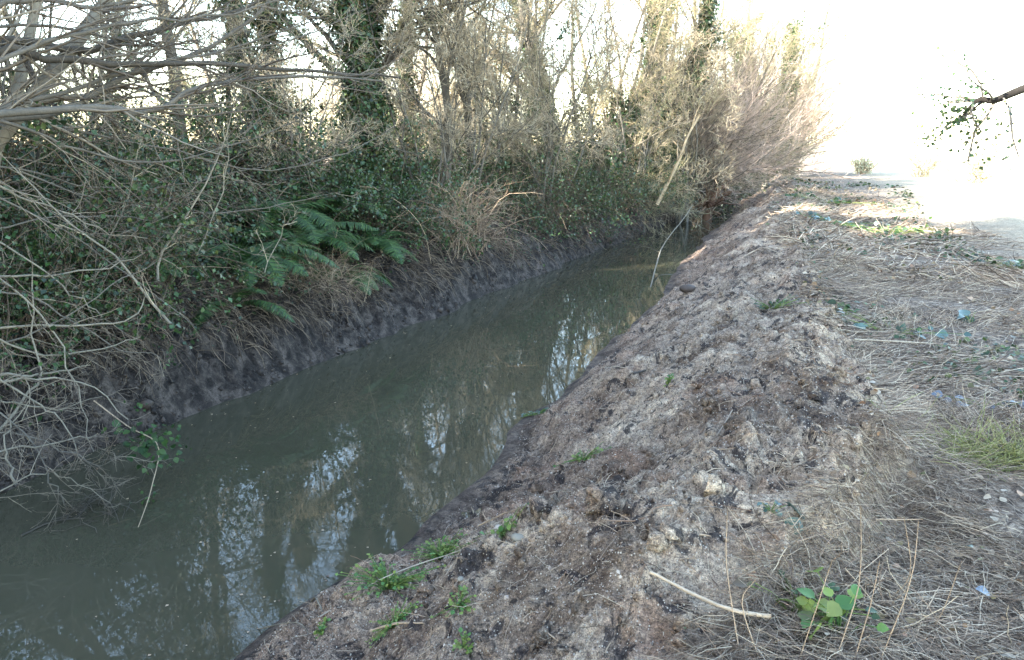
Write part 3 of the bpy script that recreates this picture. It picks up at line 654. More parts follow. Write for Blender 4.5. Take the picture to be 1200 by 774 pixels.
front = [ # kind, photo px, dist, scale, label
 ('ivytall', 452, 15.5, 1.05, 'thick dark ivy clad trunk right of two, above the ferns'),
 ('ivytall', 398, 17.5, 1.0, 'dark ivy clad trunk left of two, rising behind the ferns'),
 ('bare', 205, 14.5, 1.0, 'bare tree with sunlit orange brown trunk behind the overhanging branches'),
 ('bare', 560, 18.5, 1.0, 'slender bare tree just right of the thick ivy clad trunk'),
 ('multi', 600, 20, 1.05, 'many stemmed pale tree left of the thin ivy trunks'),
 ('ivytall', 655, 24, .95, 'thin ivy wrapped trunk in the middle of the tree row'),
 ('multi', 690, 25, 1.15, 'many stemmed tree with pale twigs before the ivy column'),
 ('ivybush', 765, 29, 1.35, 'dark column of ivy left of the broken pale branch'),
 ('ivytall', 728, 31, 1.0, 'tall ivy clad tree rising behind the pale twiggy tree'),
 ('hazel', 800, 28, 1.5, 'pale twiggy hazel leaning over the broken pale branch'),
 ('multi', 835, 33, 1.25, 'broad pale tree above the torn root mass'),
 ('ivybush', 868, 38, 1.25, 'leafy evergreen bush right of the broken pale branch'),
 ('ivytall', 890, 44, 1.05, 'tall leafy tree near the right end of the row'),
 ('multi', 915, 52, 1.35, 'furthest many stemmed tree where the row meets the field'),
 ('bare', 860, 48, 1.2, 'tall bare tree behind the leafy evergreen bush'),
 ('hazel', 500, 16.5, 1.1, 'low bare hazel bush between the ivy trunks and the slender tree'),
 ('hazel', 635, 19, 1.05, 'low pale hazel bush above the middle of the far bank'),
 ('hazel', 330, 14, .9, 'low hazel bush behind the pale fern'),
 ('multi', 120, 13.5, 1.0, 'many stemmed tree behind the overhanging branches on the left'),
 ('ivybush', 330, 16, 1.0, 'ivy covered bush between the orange trunk and the two ivy clad trunks'),
 ('hazel', 60, 12, 1.1, 'bare hazel bush in the far left behind the leaning willow'),
 ('multi', 290, 17, 1.0, 'many stemmed tree right of the orange brown trunk'),
 ('ivybush', 480, 21, 1.0, 'ivy covered bush seen right of the two ivy clad trunks'),
 ('hazel', 545, 17.5, 1.15, 'arching hazel with tan twigs right of the bare hazel between the trunks'),
 ('hazel', 600, 19.5, 1.2, 'tan hazel bush under the many stemmed pale tree'),
 ('hazel', 735, 25, 1.35, 'hazel with olive twigs between the thin ivy trunk and the ivy column'),
 ('hazel', 845, 33, 1.5, 'hazel arching over the water by the torn root mass'),
 ('bare', 520, 17, .9, 'thin bare tree right of the bare hazel between the ivy trunks'),
 ('bare', 640, 21, .95, 'bare tree with crooked twigs left of the thin ivy wrapped trunk'),
 ('multi', 735, 27, 1.05, 'twiggy tree with sunlit olive crown before the tall ivy clad tree'),
 ('bare', 810, 32, 1.05, 'bare pale tree above the broken branch'),
 ('multi', 880, 38, 1.2, 'wide pale tree behind the pinkish willow'),
 ('bare', 925, 46, 1.15, 'bare tree near the end of the row above the furthest bush'),
]
for kd, px, ds, s, lab in front:
    p = at(px, 240, ds); put(kd, p[0], p[1], s * (.95 if px < 620 else 1.05), None, lab, FR, {'ivytall': 'ivy_clad_tree', 'ivybush': 'ivy_clad_tree', 'bare': 'bare_tree', 'multi': 'bare_tree', 'hazel': 'hazel_bush'}[kd])
kinds = ['hazel', 'multi', 'hazel', 'hazel', 'bare', 'hazel']
for i in range(34):
    px = -40 + 920 * (i * .618 % 1); ds = 20 + 34 * ((i * .377) % 1); p = at(px, 200, ds)
    if p[0] > -8.5 - .02 * ds: p[0] = -9.5 - 3 * g0.random()
    put(kinds[i % 6], p[0], p[1], .7 + .25 * g0.random(), None, 'bare tree standing in the thicket further back behind the bank', 'trees of the thicket further back', 'thicket_tree')
# unseen evergreens added beside and behind the viewer to shade the near bank
for i, (x, y, s) in enumerate([(-9.5, 3.0, .95), (-10.5, -1.5, 1.2), (-9.3, -5.5, 1.15), (-10.5, -9.5, 1.2), (-11.5, -3.5, 1.2), (-11.8, -6.5, 1.2), (-9.0, -13.5, 1.05), (-10.5, -18, 1.1), (-8.5, -22.0, 1.0), (-11, -27, 1.1), (-13.0, 0.5, 1.1), (-13, -7, 1.1), (-14.5, 3.5, 1.1), (-14, -4, 1.1), (-14, -11, 1.1), (-13, -15, 1.1), (-13, -20, 1.1), (-9.5, 0.5, 1), (-9.2, -3.5, 1), (-9.2, -11.5, 1)]):
    put('evergreen', x, y, s, None, 'dense evergreen tree added out of view to shade the near bank', 'unseen evergreens added for shade on the near bank', 'shade_evergreen')

# ------------------------------------------------------------------ the bare tree leaning in from the left
def leaning_tree():
    g = rng(701)
    base = np.array([-8.3, 4.3, G(-8.3, 4.3)])
    t = empty('leaning_willow', base, 'bare grey willow on the left whose long branches reach over the stream', 'tree')
    def part(name, pts, r, n=12, twm='twig', tw=10, L=.9, tip=.25, side=(.5, 1.2), second=4, bm='bark', up=.0):
        q = bez(pts, n) - base; rad = r * np.linspace(1, tip, n)
        q[1:-1] += .012 * g.normal(size=q[1:-1].shape)
        o = MB().tubes(q, rad, 7, True).build(name, M[bm], t)
        if tw:
            a, b = grow(g, q[None], rad[None], tw, L, side, 6, up, .14, .08, 1, .5, .3, .0035)
            c, d = grow(g, a, b, second, L * .45, (.4, 1.1), 5, up * .5, .18, .1, 1, .6, .4, .0024)
            e, f = grow(g, c, d, 3, L * .22, (.4, 1.1), 4, 0, .2, .1, 1, .7, .4, .0018)
            MB().tubes(a, b, 4).tubes(c, d, 3).tubes(e, f, 3).build('twigs', M[twm], o)
        return o
    A = lambda L_, d0, d1: [at(x, y, d0 + (d1 - d0) * i / (len(L_) - 1)) for i, (x, y) in enumerate(L_)]
    fork = at(-90, 150, 8.6)
    part('trunk', [base - [0, 0, .3], base + [.1, .1, .8], fork], .14, tw=0, tip=.7)
    part('trunk', [base + [-.3, .6, -.3]] + A([(-30, 200), (60, 85), (112, 20), (150, -60)], 8.8, 9.6), .085, tip=.6, tw=8, bm='bark_pale')
    part('trunk', [base + [-.5, .9, -.3]] + A([(-60, 330), (15, 125), (40, 20), (48, -80)], 9.3, 10.2), .07, tip=.6, tw=8, bm='bark_pale')
    up_ = [([(-90, 150), (0, 58), (50, 68), (136, 75), (232, 74), (330, 81), (400, 87), (470, 92)], 8.6, 8.2, .045, .18, 'bark_dark'),
           ([(-90, 150), (0, 139), (77, 128), (110, 110), (143, 91), (217, 70), (290, 27), (330, -15)], 8.3, 9.0, .048, .25, 'bark'),
           ([(-90, 145), (0, 128), (58, 112), (147, 88), (217, 68), (300, 50), (380, 20)], 8.4, 8.8, .03, .2, 'bark'),
           ([(-50, 138), (93, 126), (155, 134), (194, 124), (232, 105), (322, 91), (400, 89), (450, 96)], 7.8, 7.9, .034, .2, 'bark'),
           ([(-90, 140), (0, 50), (97, 60), (167, 39), (232, 23), (290, 8), (340, -10)], 8.9, 9.4, .045, .25, 'bark_dark'),
           ([(-90, 120), (0, 8), (116, 6), (180, -4)], 8.2, 8.8, .03, .4, 'bark'),
           ([(-60, 110), (20, 62), (90, 40), (160, 25), (260, 18), (350, -5)], 7.8, 8.6, .024, .3, 'bark'),
           ([(-90, 150), (0, 143), (70, 170), (128, 186), (194, 190), (270, 170), (370, 135)], 7.8, 8.8, .018, .25, 'bark'),
           ([(-90, 160), (0, 219), (58, 242), (128, 271), (175, 280)], 7.5, 7.9, .013, .3, 'bark_pale'),
           ([(-90, 40), (40, 30), (150, 48), (260, 62), (360, 40), (430, 10)], 8.6, 9.4, .016, .3, 'bark'),
           ([(-90, 180), (30, 200), (120, 220), (220, 215), (330, 190)], 8.2, 9.2, .012, .3, 'bark')]
    for L_, d0, d1, r, tip, bm in up_: part('branch', A(L_, d0, d1), r, 18, tw=13, L=1.2, tip=tip, side=(.25, .8), bm=bm, second=5)
    lo = [([(-90, 320), (0, 325), (64, 323), (124, 313), (170, 296)], 7.2, 7.4, .012), ([(-80, 390), (0, 383), (85, 383), (128, 381), (162, 364), (170, 347)], 7.0, 7.2, .012),
          ([(-80, 445), (0, 440), (55, 438), (106, 428)], 6.9, 7.0, .016), ([(-80, 450), (0, 447), (51, 445), (107, 453), (150, 492)], 6.8, 6.8, .012),
          ([(-60, 560), (0, 504), (25, 470), (47, 440), (38, 380), (38, 313)], 6.7, 7.1, .014), ([(-60, 545), (0, 530), (64, 521), (115, 508)], 6.6, 6.6, .011),
          ([(19, 568), (8, 543), (10, 508), (34, 470)], 6.5, 6.7, .010), ([(-30, 420), (40, 470), (77, 500), (98, 543)], 6.8, 6.6, .009),
          ([(-60, 370), (0, 400), (60, 415), (130, 405), (165, 395)], 7.0, 7.2, .011), ([(-50, 300), (20, 340), (70, 400), (95, 470), (110, 530)], 7.1, 6.7, .010), ([(-60, 480), (0, 470), (60, 480), (120, 465)], 6.7, 6.9, .009),
          ([(-60, 250), (10, 290), (80, 340), (120, 372)], 7.3, 7.2, .010), ([(-40, 600), (30, 560), (80, 560), (130, 590)], 6.5, 6.3, .006)]
    for L_, d0, d1, r in lo: part('branch', A(L_, d0, d1), r, 14, 'twig', 7, .42, .3, (.4, 1.2), 3, 'bark_pale')
    for L_, d0, d1, r in [([(-60, 330), (40, 350), (120, 400), (190, 420)], 7.2, 7.2, .009), ([(-60, 210), (60, 260), (160, 330), (230, 385)], 7.6, 7.7, .010), ([(-50, 460), (20, 500), (60, 560), (75, 590)], 6.7, 6.5, .008), ([(-60, 280), (80, 255), (200, 262), (300, 300)], 7.8, 8.4, .009), ([(-60, 420), (60, 380), (140, 330), (200, 300)], 7.1, 7.6, .009), ([(20, 200), (120, 235), (240, 250), (330, 240), (400, 225)], 8.2, 9.0, .010), ([(60, 150), (180, 170), (300, 200), (400, 180), (460, 150)], 8.6, 9.8, .012), ([(-60, 500), (40, 515), (110, 545), (150, 530)], 6.7, 6.5, .007)]:
        part('branch', A(L_, d0, d1), r, 14, 'twig', 8, .55, .3, (.4, 1.2), 4, 'bark', -.04)
    for L_, d0, d1, r in [([(185, 330), (194, 290), (232, 232), (263, 166), (275, 120)], 8.0, 8.4, .013), ([(120, 300), (150, 230), (170, 150), (200, 90)], 8.4, 8.6, .009), ([(230, 300), (262, 215), (268, 130)], 8.3, 8.7, .007), ([(310, 320), (330, 270), (350, 250)], 8.4, 8.5, .005), ([(200, 380), (130, 300), (60, 240), (0, 180)], 7.4, 7.8, .012)]:
        part('branch', A(L_, d0, d1), r, 10, 'twig_pale', 4, .3, .3, (.3, .9), 2, 'bark_pale', .1)
leaning_tree()

# ------------------------------------------------------------------ willow sweeping over the end of the stream
def sweep_bush(seed, name, x, y, n, L, dirs, up, matn, label, w0=.012, bend=(0, 0, 0.0)):
    g = rng(seed); z = G(x, y); t = empty(name, (x, y, z), label, 'bush')
    b = .35 * g.normal(size=(n, 3)) * [1, 1, .3]; d = unit(np.array(dirs) + .35 * g.normal(size=(n, 3))); P = 9; LL = L * (.55 + .5 * g.random(n)); pts = [b]
    for k in range(P - 1):
        b = b + d * (LL / (P - 1))[:, None]; pts.append(b); d = unit(d + np.array(bend) + .13 * g.normal(size=d.shape))
    S = np.stack(pts, 1); SR = w0 * (.6 + .8 * g.random(n))[:, None] * np.linspace(1, .3, P)[None]
    MB().tubes(S, SR, 5).build('stems', M['bark'], t)
    a, r = grow(g, S, SR, 10, L * .30, (.2, .75), 7, up, .14, .25, 1, .6, .35, .006); a2, r2 = grow(g, a, r, 6, L * .15, (.25, .9), 5, up, .18, .1, 1, .6, .4, .0042)
    MB().tubes(a, r, 3).tubes(a2, r2, 3).build('twigs', M[matn], t); return t
def lx(y, d): return float(np.interp(y, [0, 27, 40, 60], [-5.8, -4.1, -3.35, -3.1])) - d
sweep_bush(801, 'willow_bush', lx(30, .5), 30.5, 95, 5.8, (.62, .1, .76), .03, 'twig_pink', 'pinkish willow bush sweeping right over the end of the stream', .02, (.02, 0, .01))
sweep_bush(802, 'willow_bush', lx(36, .4), 37, 70, 8.0, (.42, .1, .95), .05, 'twig_pale', 'tall pale willow bush behind the pinkish one', .025)
sweep_bush(803, 'willow_bush', lx(29, 1.2), 29.5, 40, 5.6, (.30, -.2, .95), .02, 'twig', 'grey willow bush fanning upwards left of the pinkish one', .02)
sweep_bush(804, 'willow_bush', -1.1, 47, 110, 8.2, (.22, 0, .95), .03, 'twig_pink', 'furthest rusty bush at the end of the bank', .03)
sweep_bush(805, 'willow_bush', lx(24, .9), 24.5, 26, 2.8, (.8, -.3, .45), -.05, 'twig_olive', 'low bush with thin olive stems left of the broken branch', .01, (.02, 0, -.05))
sweep_bush(806, 'willow_bush', lx(44, .2), 44, 50, 5.6, (.5, -.1, .7), .0, 'twig', 'dark bush closing off the end of the stream', .02)

# ------------------------------------------------------------------ single items
def limb(name, pts, r, matn, label, cat, n=14, tip=.5, k=7, group=None, forks=0, seed=1):
    pts = np.array(pts, float); loc = pts[0].copy(); q = bez(pts, n); g = rng(seed); q[1:-1] += r * .18 * g.normal(size=q[1:-1].shape)
    rad = r * np.linspace(1, tip, n) * (1 + .08 * g.normal(size=n)); m = MB().tubes(q, rad, k, True)
    if forks:
        a, b = grow(g, q[None], rad[None], forks, np.linalg.norm(pts[-1] - pts[0]) * .35, (.4, .9), 5, 0, .12, .2, .95, .6, .4, .001); m.tubes(a, b, 4)
    o = m.build(name, M[matn], loc=loc); return tag(o, label, cat, group)
# broken pale branch and sticks at the far water
limb('broken_branch', [at(770, 240, 23), at(783, 215, 23), at(795, 190, 23.2), at(806, 160, 23.5), at(820, 135, 24)], .05, 'tan_wood', 'pale broken branch hanging down from the far trees above the water', 'branch', tip=.6, forks=4, seed=31)
limb('fallen_stick', [onz(760, 345, -.05), at(776, 290, 18.5), at(800, 258, 21), at(812, 240, 22.3)], .016, 'bark_pale', 'thin grey stick leaning out of the water near the broken branch', 'stick', forks=3, seed=32)
def root_mass():
    g = rng(33); x, y = -2.95, 29.0; base = np.array([x, y, .0]); t = empty('torn_root_mass', base, 'brown torn root mass standing in the far water edge', 'tree stump')
    n = 46; d = unit(np.stack([g.normal(size=n) * .8, g.normal(size=n) * .8, .25 + g.random(n)], -1)); b = .2 * g.normal(size=(n, 3)) + [0, 0, .45]; pts = [b]
    for k in range(5): b = b + d * (.19 + .05 * g.random((n, 1))); pts.append(b); d = unit(d + .3 * g.normal(size=d.shape))
    MB().tubes(np.stack(pts, 1), (.035 * (.4 + g.random(n)))[:, None] * np.linspace(1, .2, 6)[None], 5).build('roots', M['rootwad'], t)
    MB().tubes(bez([(0, 0, -.3), (.05, 0, .4), (.25, .1, .9), (.6, .2, 1.4)], 10), np.linspace(.2, .06, 10), 9).build('stump', M['rootwad'], t)
root_mass()
limb('fallen_stick', [gpt(762, 681) + [0, 0, .03], gpt(795, 698) + [0, 0, .03], gpt(850, 731) + [0, 0, .055], gpt(902, 745) + [0, 0, .07]], .0062, 'peeled', 'long curved white peeled stick lying on the near soil', 'stick', tip=1.2, seed=34)
limb('fallen_stick', [gpt(940, 572) + [0, 0, .01], gpt(962, 566) + [0, 0, .012], gpt(992, 570) + [0, 0, .01]], .004, 'bark', 'grey stick half buried in soil above the white peeled stick', 'stick', seed=35)
limb('fallen_stick', [gpt(560, 621) + [0, 0, .02], gpt(600, 605) + [0, 0, .03], gpt(638, 598) + [0, 0, .02]], .0045, 'cane', 'thin straight brown stick near the weeds on the wet slope', 'stick', seed=36)
limb('fallen_stick', [gpt(435, 745) + [0, 0, .02], gpt(465, 738) + [0, 0, .03], gpt(497, 736) + [0, 0, .02]], .007, 'cane', 'short thick orange brown stick low on the wet slope', 'stick', seed=37)
limb('fallen_stick', [gpt(300, 742) + [0, 0, .02], gpt(345, 738) + [0, 0, .04], gpt(362, 745) + [0, 0, .01]], .004, 'bark_pale', 'pale stick poking out over the water at the bottom edge', 'stick', seed=38)
limb('fallen_stick', [gpt(365, 705) + [0, 0, .0], gpt(371, 712) + [0, 0, .05], gpt(378, 722) + [0, 0, .02]], .007, 'bark_pale', 'stubby grey stick by the water below the weeds', 'stick', seed=39)
limb('fallen_stick', [gpt(375, 728) + [0, 0, .02], gpt(450, 690) + [0, 0, .06], gpt(530, 655) + [0, 0, .03], gpt(560, 640) + [0, 0, .01]], .004, 'straw', 'long straw coloured stem lying under the green weeds', 'stick', seed=40)
limb('fallen_stick', [gpt(858, 483) + [0, 0, .01], gpt(850, 500) + [0, 0, .03], gpt(838, 516) + [0, 0, .01]], .004, 'straw', 'bent pale stem curled on the middle of the bare soil', 'stick', seed=41)
limb('fallen_stick', [gpt(1055, 516) + [0, 0, .02], gpt(1085, 516) + [0, 0, .03], gpt(1106, 511) + [0, 0, .03]], .005, 'peeled', 'pale stick at the edge of the dead grass below the tan leaf', 'stick', seed=42)
limb('fallen_stick', [gpt(872, 303) + [0, 0, .03], gpt(893, 295) + [0, 0, .06], gpt(915, 300) + [0, 0, .03]], .012, 'peeled', 'whitish stick lying across the twiggy slope in the distance', 'stick', seed=43)
limb('fallen_stick', [gpt(1000, 405) + [0, 0, .05], gpt(1080, 409) + [0, 0, .05], gpt(1160, 415) + [0, 0, .05]], .006, 'straw', 'long pale stalk lying under the row of teal leaves', 'stick', seed=44)
limb('fallen_stick', [gpt(742, 440) + [0, 0, .01], gpt(756, 436) + [0, 0, .01]], .010, 'bark_dark', 'short black stick on the slope close to the water', 'stick', n=6, tip=.9, seed=45)

def leafy(name, pos, n, size, spread, matn, label, cat, group=None, up=.8, stem=True, seed=1, h=.0, flat=.35, tmpl=(BROAD_T, BROAD_F)):
    g = rng(seed); pos = np.array(pos, float); t = empty(name, pos, label, cat, group)
    c = np.stack([spread[0] * g.normal(size=n), spread[1] * g.normal(size=n), h * (.3 + .9 * g.random(n)) + .012], -1)
    c[:, 2] += height(pos[0] + c[:, 0], pos[1] + c[:, 1]) - pos[2]
    ax = np.stack([c[:, 0], c[:, 1], 0 * c[:, 2]], -1) + .03 * g.normal(size=c.shape); nrm = np.array([0, -.25, 1.0]) + flat * g.normal(size=c.shape)
    MB().stamp(*tmpl, c, ax, nrm, size * (.6 + .7 * g.random(n))).build('leaves', M[matn], t)
    if stem:
        m = MB(); base = c * [.15, .15, 0] ; mid = (base + c) * .5 + [0, 0, .3 * h]
        m.tubes(np.stack([base, mid, c], 1), np.full((n, 3), .0014) * (1 + .06 * np.hypot(pos[0], pos[1])), 4); m.build('stems', M['weed'], t)
    return t
W = 'green weeds sprouting on the slope by the water'
leafy('weed', gpt(455, 690), 156, 0.019, (.10, .07), 'weed', 'largest patch of bright green weeds on the wet slope', 'weed', W, seed=51, h=.06)
leafy('weed', gpt(515, 655), 119, 0.019, (.09, .05), 'weed', 'green weed patch upslope of the largest one', 'weed', W, seed=52, h=.05)
leafy('weed', gpt(590, 628), 31, 0.026, (.03, .03), 'weed', 'small nettle like weed beside the round pale stone', 'weed', W, seed=53, h=.05)
leafy('weed', gpt(683, 540), 41, 0.022, (.07, .03), 'weed', 'sprawling green weed high on the slope below the sandy mound', 'weed', W, seed=54, h=.03)
leafy('weed', gpt(460, 735), 78, 0.014, (.05, .04), 'weed', 'yellowish mossy weed low on the wet slope', 'weed', W, seed=55, h=.03)
leafy('weed', gpt(537, 712), 36, 0.019, (.04, .03), 'weed', 'bright small weed right of the short thick stick', 'weed', W, seed=56, h=.03)
leafy('weed', gpt(543, 760), 26, 0.019, (.025, .02), 'weed', 'tiny weed at the bottom edge of the soil', 'weed', W, seed=57, h=.03)
leafy('weed', gpt(378, 745), 23, 0.019, (.02, .02), 'weed', 'small weed beside the water at the bottom left of the slope', 'weed', W, seed=58, h=.03)
leafy('weed', gpt(783, 452), 18, 0.028, (.015, .015), 'weed', 'single yellow green seedling in the middle of the bare slope', 'weed', W, seed=59, h=.06)
leafy('weed', gpt(628, 487), 67, 0.019, (.10, .03), 'leaf_teal', 'dull green weed trailing at the water edge', 'weed', W, seed=60, h=.02)
leafy('weed', gpt(903, 600), 15, 0.019, (.02, .02), 'leaf_teal', 'tiny dull weed on the sandy soil in front', 'weed', W, seed=61, h=.01)
leafy('dock_plant', gpt(985, 745), 20, .06, (.075, .06), 'weed', 'broad leaved green dock plant among the dead grass in front', 'plant', seed=62, h=.10, flat=.55)
leafy('dock_plant', gpt(935, 722), 30, .045, (.09, .06), 'bramble', 'dark small leaved plant left of the broad leaved dock', 'plant', seed=63, h=.07, flat=.5)
leafy('evergreen_sprig', gpt(906, 362), 60, .035, (.12, .06), 'bramble', 'small dark moss green sprig on the crest of the soil', 'plant', seed=64, h=.05)
leafy('bramble_runner', gpt(1045, 392), 22, .085, (.30, .07), 'leaf_teal', 'row of teal bramble leaves lying on the dead grass', 'plant', seed=65, h=.07, flat=.5)
leafy('bramble_runner', gpt(1138, 380), 6, .10, (.05, .05), 'leaf_teal', 'upright teal leaves with yellow green leaf to the right', 'plant', seed=66, h=.10, flat=.7)
leafy('bramble_runner', gpt(978, 267), 46, .10, (.40, .18), 'leaf_teal', 'blue green bramble clump on the crest in the distance', 'plant', seed=67, h=.12, flat=.5)
leafy('bramble_runner', gpt(1040, 275), 60, .10, (.55, .25), 'bramble', 'green leafy clump right of the blue green one', 'plant', seed=68, h=.14, flat=.5)
leafy('bramble_runner', gpt(965, 240), 60, .12, (.55, .35), 'bramble', 'dark leafy clump at the top of the crest', 'plant', seed=69, h=.16, flat=.5)
leafy('bramble_runner', gpt(1000, 300), 10, .09, (.10, .08), 'ivy', 'small dark leaf cluster on the crest below the green clump', 'plant', seed=70, h=.08, flat=.5)
leafy('bramble_runner', gpt(1195, 315), 40, .09, (.35, .2), 'ivy', 'dark leafy clump at the right edge of the field', 'plant', seed=71, h=.12, flat=.5)
leafy('bramble_runner', gpt(1160, 478), 10, .07, (.16, .05), 'leaf_slate', 'slate blue leaves in the dead grass above the grass tuft', 'plant', seed=72, h=.04, flat=.5)
leafy('fallen_leaf', gpt(1068, 472), 1, .075, (.003, .003), 'leaf_tan', 'round tan leaf at the edge of the spoil', 'leaf', stem=False, seed=81, h=.02)
leafy('fallen_leaf', gpt(1075, 455), 1, .07, (.003, .003), 'leaf_rust', 'orange brown leaf just above the tan leaf', 'leaf', stem=False, seed=82, h=.02)
leafy('fallen_leaf', gpt(943, 628), 2, .085, (.02, .025), 'leaf_teal', 'folded dark teal leaf standing on the soil', 'leaf', stem=False, seed=83, h=.05, flat=.9)
leafy('fallen_leaf', gpt(1092, 540), 1, .07, (.003, .003), 'leaf_slate', 'slate blue leaf beside the grass tuft', 'leaf', stem=False, seed=84, h=.02)
leafy('fallen_leaf', gpt(1157, 708), 1, .06, (.003, .003), 'leaf_slate', 'bluish leaf lowest in the dead grass at the right', 'leaf', stem=False, seed=85, h=.04)
leafy('fallen_leaf', gpt(1130, 650), 1, .055, (.003, .003), 'leaf_teal', 'greenish leaf in the dead grass above the bluish one', 'leaf', stem=False, seed=86, h=.03)
leafy('fallen_leaf', gpt(1065, 496), 2, .06, (.03, .02), 'leaf_teal', 'pair of teal leaves under the tan leaf', 'leaf', stem=False, seed=87, h=.02)

def pebble(px, py, s, label, seed, matn='stone'):
    g = rng(seed); u, v = 14, 9; T = []
    for j in range(v + 1):
        for i in range(u):
            th = math.pi * j / v; ph = 2 * math.pi * i / u; T.append((math.sin(th) * math.cos(ph), math.sin(th) * math.sin(ph) * .8, math.cos(th) * .5))
    T = np.array(T); T = T * (1 + .10 * fbm(T[:, 0] * 1.5 + seed, T[:, 1] * 1.5 + T[:, 2], seed, 2))[:, None]; T[:u] = T[:u].mean(0); T[-u:] = T[-u:].mean(0)
    F = [(j * u + i, (j + 1) * u + i, (j + 1) * u + (i + 1) % u, j * u + (i + 1) % u) for j in range(v) for i in range(u)]
    p = gpt(px, py); o = MB().add(T * s, F).build('stone', M[matn]); o.location = p + [0, 0, s * .12]; o.rotation_euler = (0, 0, g.random() * 6); tag(o, label, 'stone', 'stones lying on the bank')
pebble(607, 632, .035, 'round pale green grey stone by the nettle like weed', 1)
pebble(584, 620, .028, 'smaller brownish stone behind the round pale one', 2, 'crumb')
pebble(806, 340, .13, 'brown boulder on the far mud shelf at the water', 3, 'wet_mud')
pebble(955, 330, .03, 'whitish stone on the crest beyond the sprig', 4)
pebble(540, 680, .02, 'small grey stone among the weeds on the slope', 5)

# living grass tuft and stalks
def tuft(px, py, n, L, sp, label, seed, matn='grass'):
    g = rng(seed); p = gpt(px, py); x = p[0] + sp[0] * g.normal(size=n); y = p[1] + sp[1] * g.normal(size=n)
    P, r = strands(g, x, y, L * (.5 + .8 * g.random(n)), .35 + .6 * g.random(n), np.full(n, .0), np.full(n, .0026), 6, .15); m = MB()
    m.tubes(P, r, 3); o = m.build('grass_tuft', M[matn], loc=p); tag(o, label, 'grass tuft', 'tufts of grass on the near side'); return o
tuft(1165, 540, 420, .26, (.22, .10), 'yellow green tuft of living grass at the right edge', 91)
tuft(1020, 720, 160, .25, (.25, .12), 'sparse upright straw tuft around the broad leaved dock', 92, 'straw')
tuft(920, 545, 40, .10, (.04, .03), 'small dry grass tuft on the soil above the front', 93, 'straw')
tuft(700, 570, 26, .12, (.05, .04), 'thin dry tuft on the slope under the sprawling weed', 94, 'straw')
tuft(1060, 385, 60, .25, (.10, .08), 'dry tuft behind the row of teal leaves', 95, 'straw')
g1 = rng(96)
for i, (px, py, tx, ty) in enumerate([(893, 774, 897, 680), (868, 765, 862, 600), (978, 774, 1010, 590), (1000, 774, 1022, 640), (1030, 774, 1060, 610), (935, 774, 960, 660), (1085, 740, 1125, 660), (1040, 700, 1049, 610)]):
    b = gpt(px, py); dd = np.hypot(b[0], b[1]); e = at(tx, ty, np.linalg.norm(b - [0, 0, CH]) * .93)
    e = e + .03 * g1.normal(size=3); mid = (b + e) / 2 + .03 * g1.normal(size=3)
    limb('dry_stalk', [b - [0, 0, .02], mid, e], .0022, 'cane', 'thin upright brown stalk rising from the dead grass in front', 'stalk', n=9, tip=.5, k=5, group='dry stalks in the front dead grass', forks=0, seed=100 + i)

# leafy sprig hanging over the water on the left
def sprig():
    g = rng(111); b = at(120, 470, 7.2); t = empty('hanging_bramble_sprig', b, 'green leafy bramble sprig hanging low over the water at left', 'plant')
    main = bez([at(110, 470, 7.35), at(150, 500, 7.1), at(185, 522, 6.9), at(178, 570, 6.55), at(165, 610, 6.3), at(142, 668, 6.0)], 22) - b
    MB().tubes(main, np.linspace(.006, .002, 22), 5).build('stem', M['cane'], t)
    L_ = [(140, 505, .11), (160, 502, .10), (172, 512, .11), (190, 510, .09), (205, 512, .09), (214, 522, .06), (178, 525, .12), (165, 533, .12), (188, 530, .11), (200, 528, .09), (150, 520, .10), (182, 540, .10), (196, 541, .08), (172, 548, .08), (185, 517, .1), (172, 578, .06), (180, 574, .05), (168, 582, .05), (170, 628, .04), (162, 630, .04), (142, 650, .05), (138, 655, .04), (205, 505, .06), (130, 508, .07), (158, 470, .06), (165, 480, .05), (175, 505, .08), (195, 520, .08), (183, 508, .07), (170, 522, .08)]
    c = np.array([at(x, y, 6.95 - (y - 520) * .006 + .06 * g.normal()) for x, y, _ in L_]) - b; s = np.array([q[2] for q in L_]); c = np.repeat(c, 5, 0) + .04 * g.normal(size=(len(c) * 5, 3)); s = np.repeat(s, 5) * .55 * (.6 + .7 * g.random(len(c)))
    MB().stamp(BROAD_T, BROAD_F, c, np.stack([.8 * g.normal(size=len(c)), .8 * g.normal(size=len(c)), -.35 + 0 * s], -1), np.array([.2, -.4, .9]) + .35 * g.normal(size=c.shape), s).build('leaves', M['fern'], t)
sprig()
def debris():
    g = rng(121); n = 50; p = at(110, 572, 6.55); p[2] = .05; b = np.repeat(p[None], n, 0) + [.12, .12, .03] * g.normal(size=(n, 3)); d = unit(g.normal(size=(n, 3)) * [1, 1, .35]); pts = [b]
    for k in range(4): b = b + d * .06; pts.append(b); d = unit(d + .3 * g.normal(size=d.shape))
    o = MB().tubes(np.stack(pts, 1), np.full((n, 5), .003), 3).build('floating_twigs', M['bark_dark'], loc=p); tag(o, 'dark clump of twigs caught at the water surface on the left', 'twigs')
debris()
limb('fallen_stick', [onz(25, 628, .01), onz(60, 612, .012), onz(100, 607, .008)], .006, 'bark_dark', 'thin dark stick floating on the water at the left', 'stick', seed=46, forks=3)

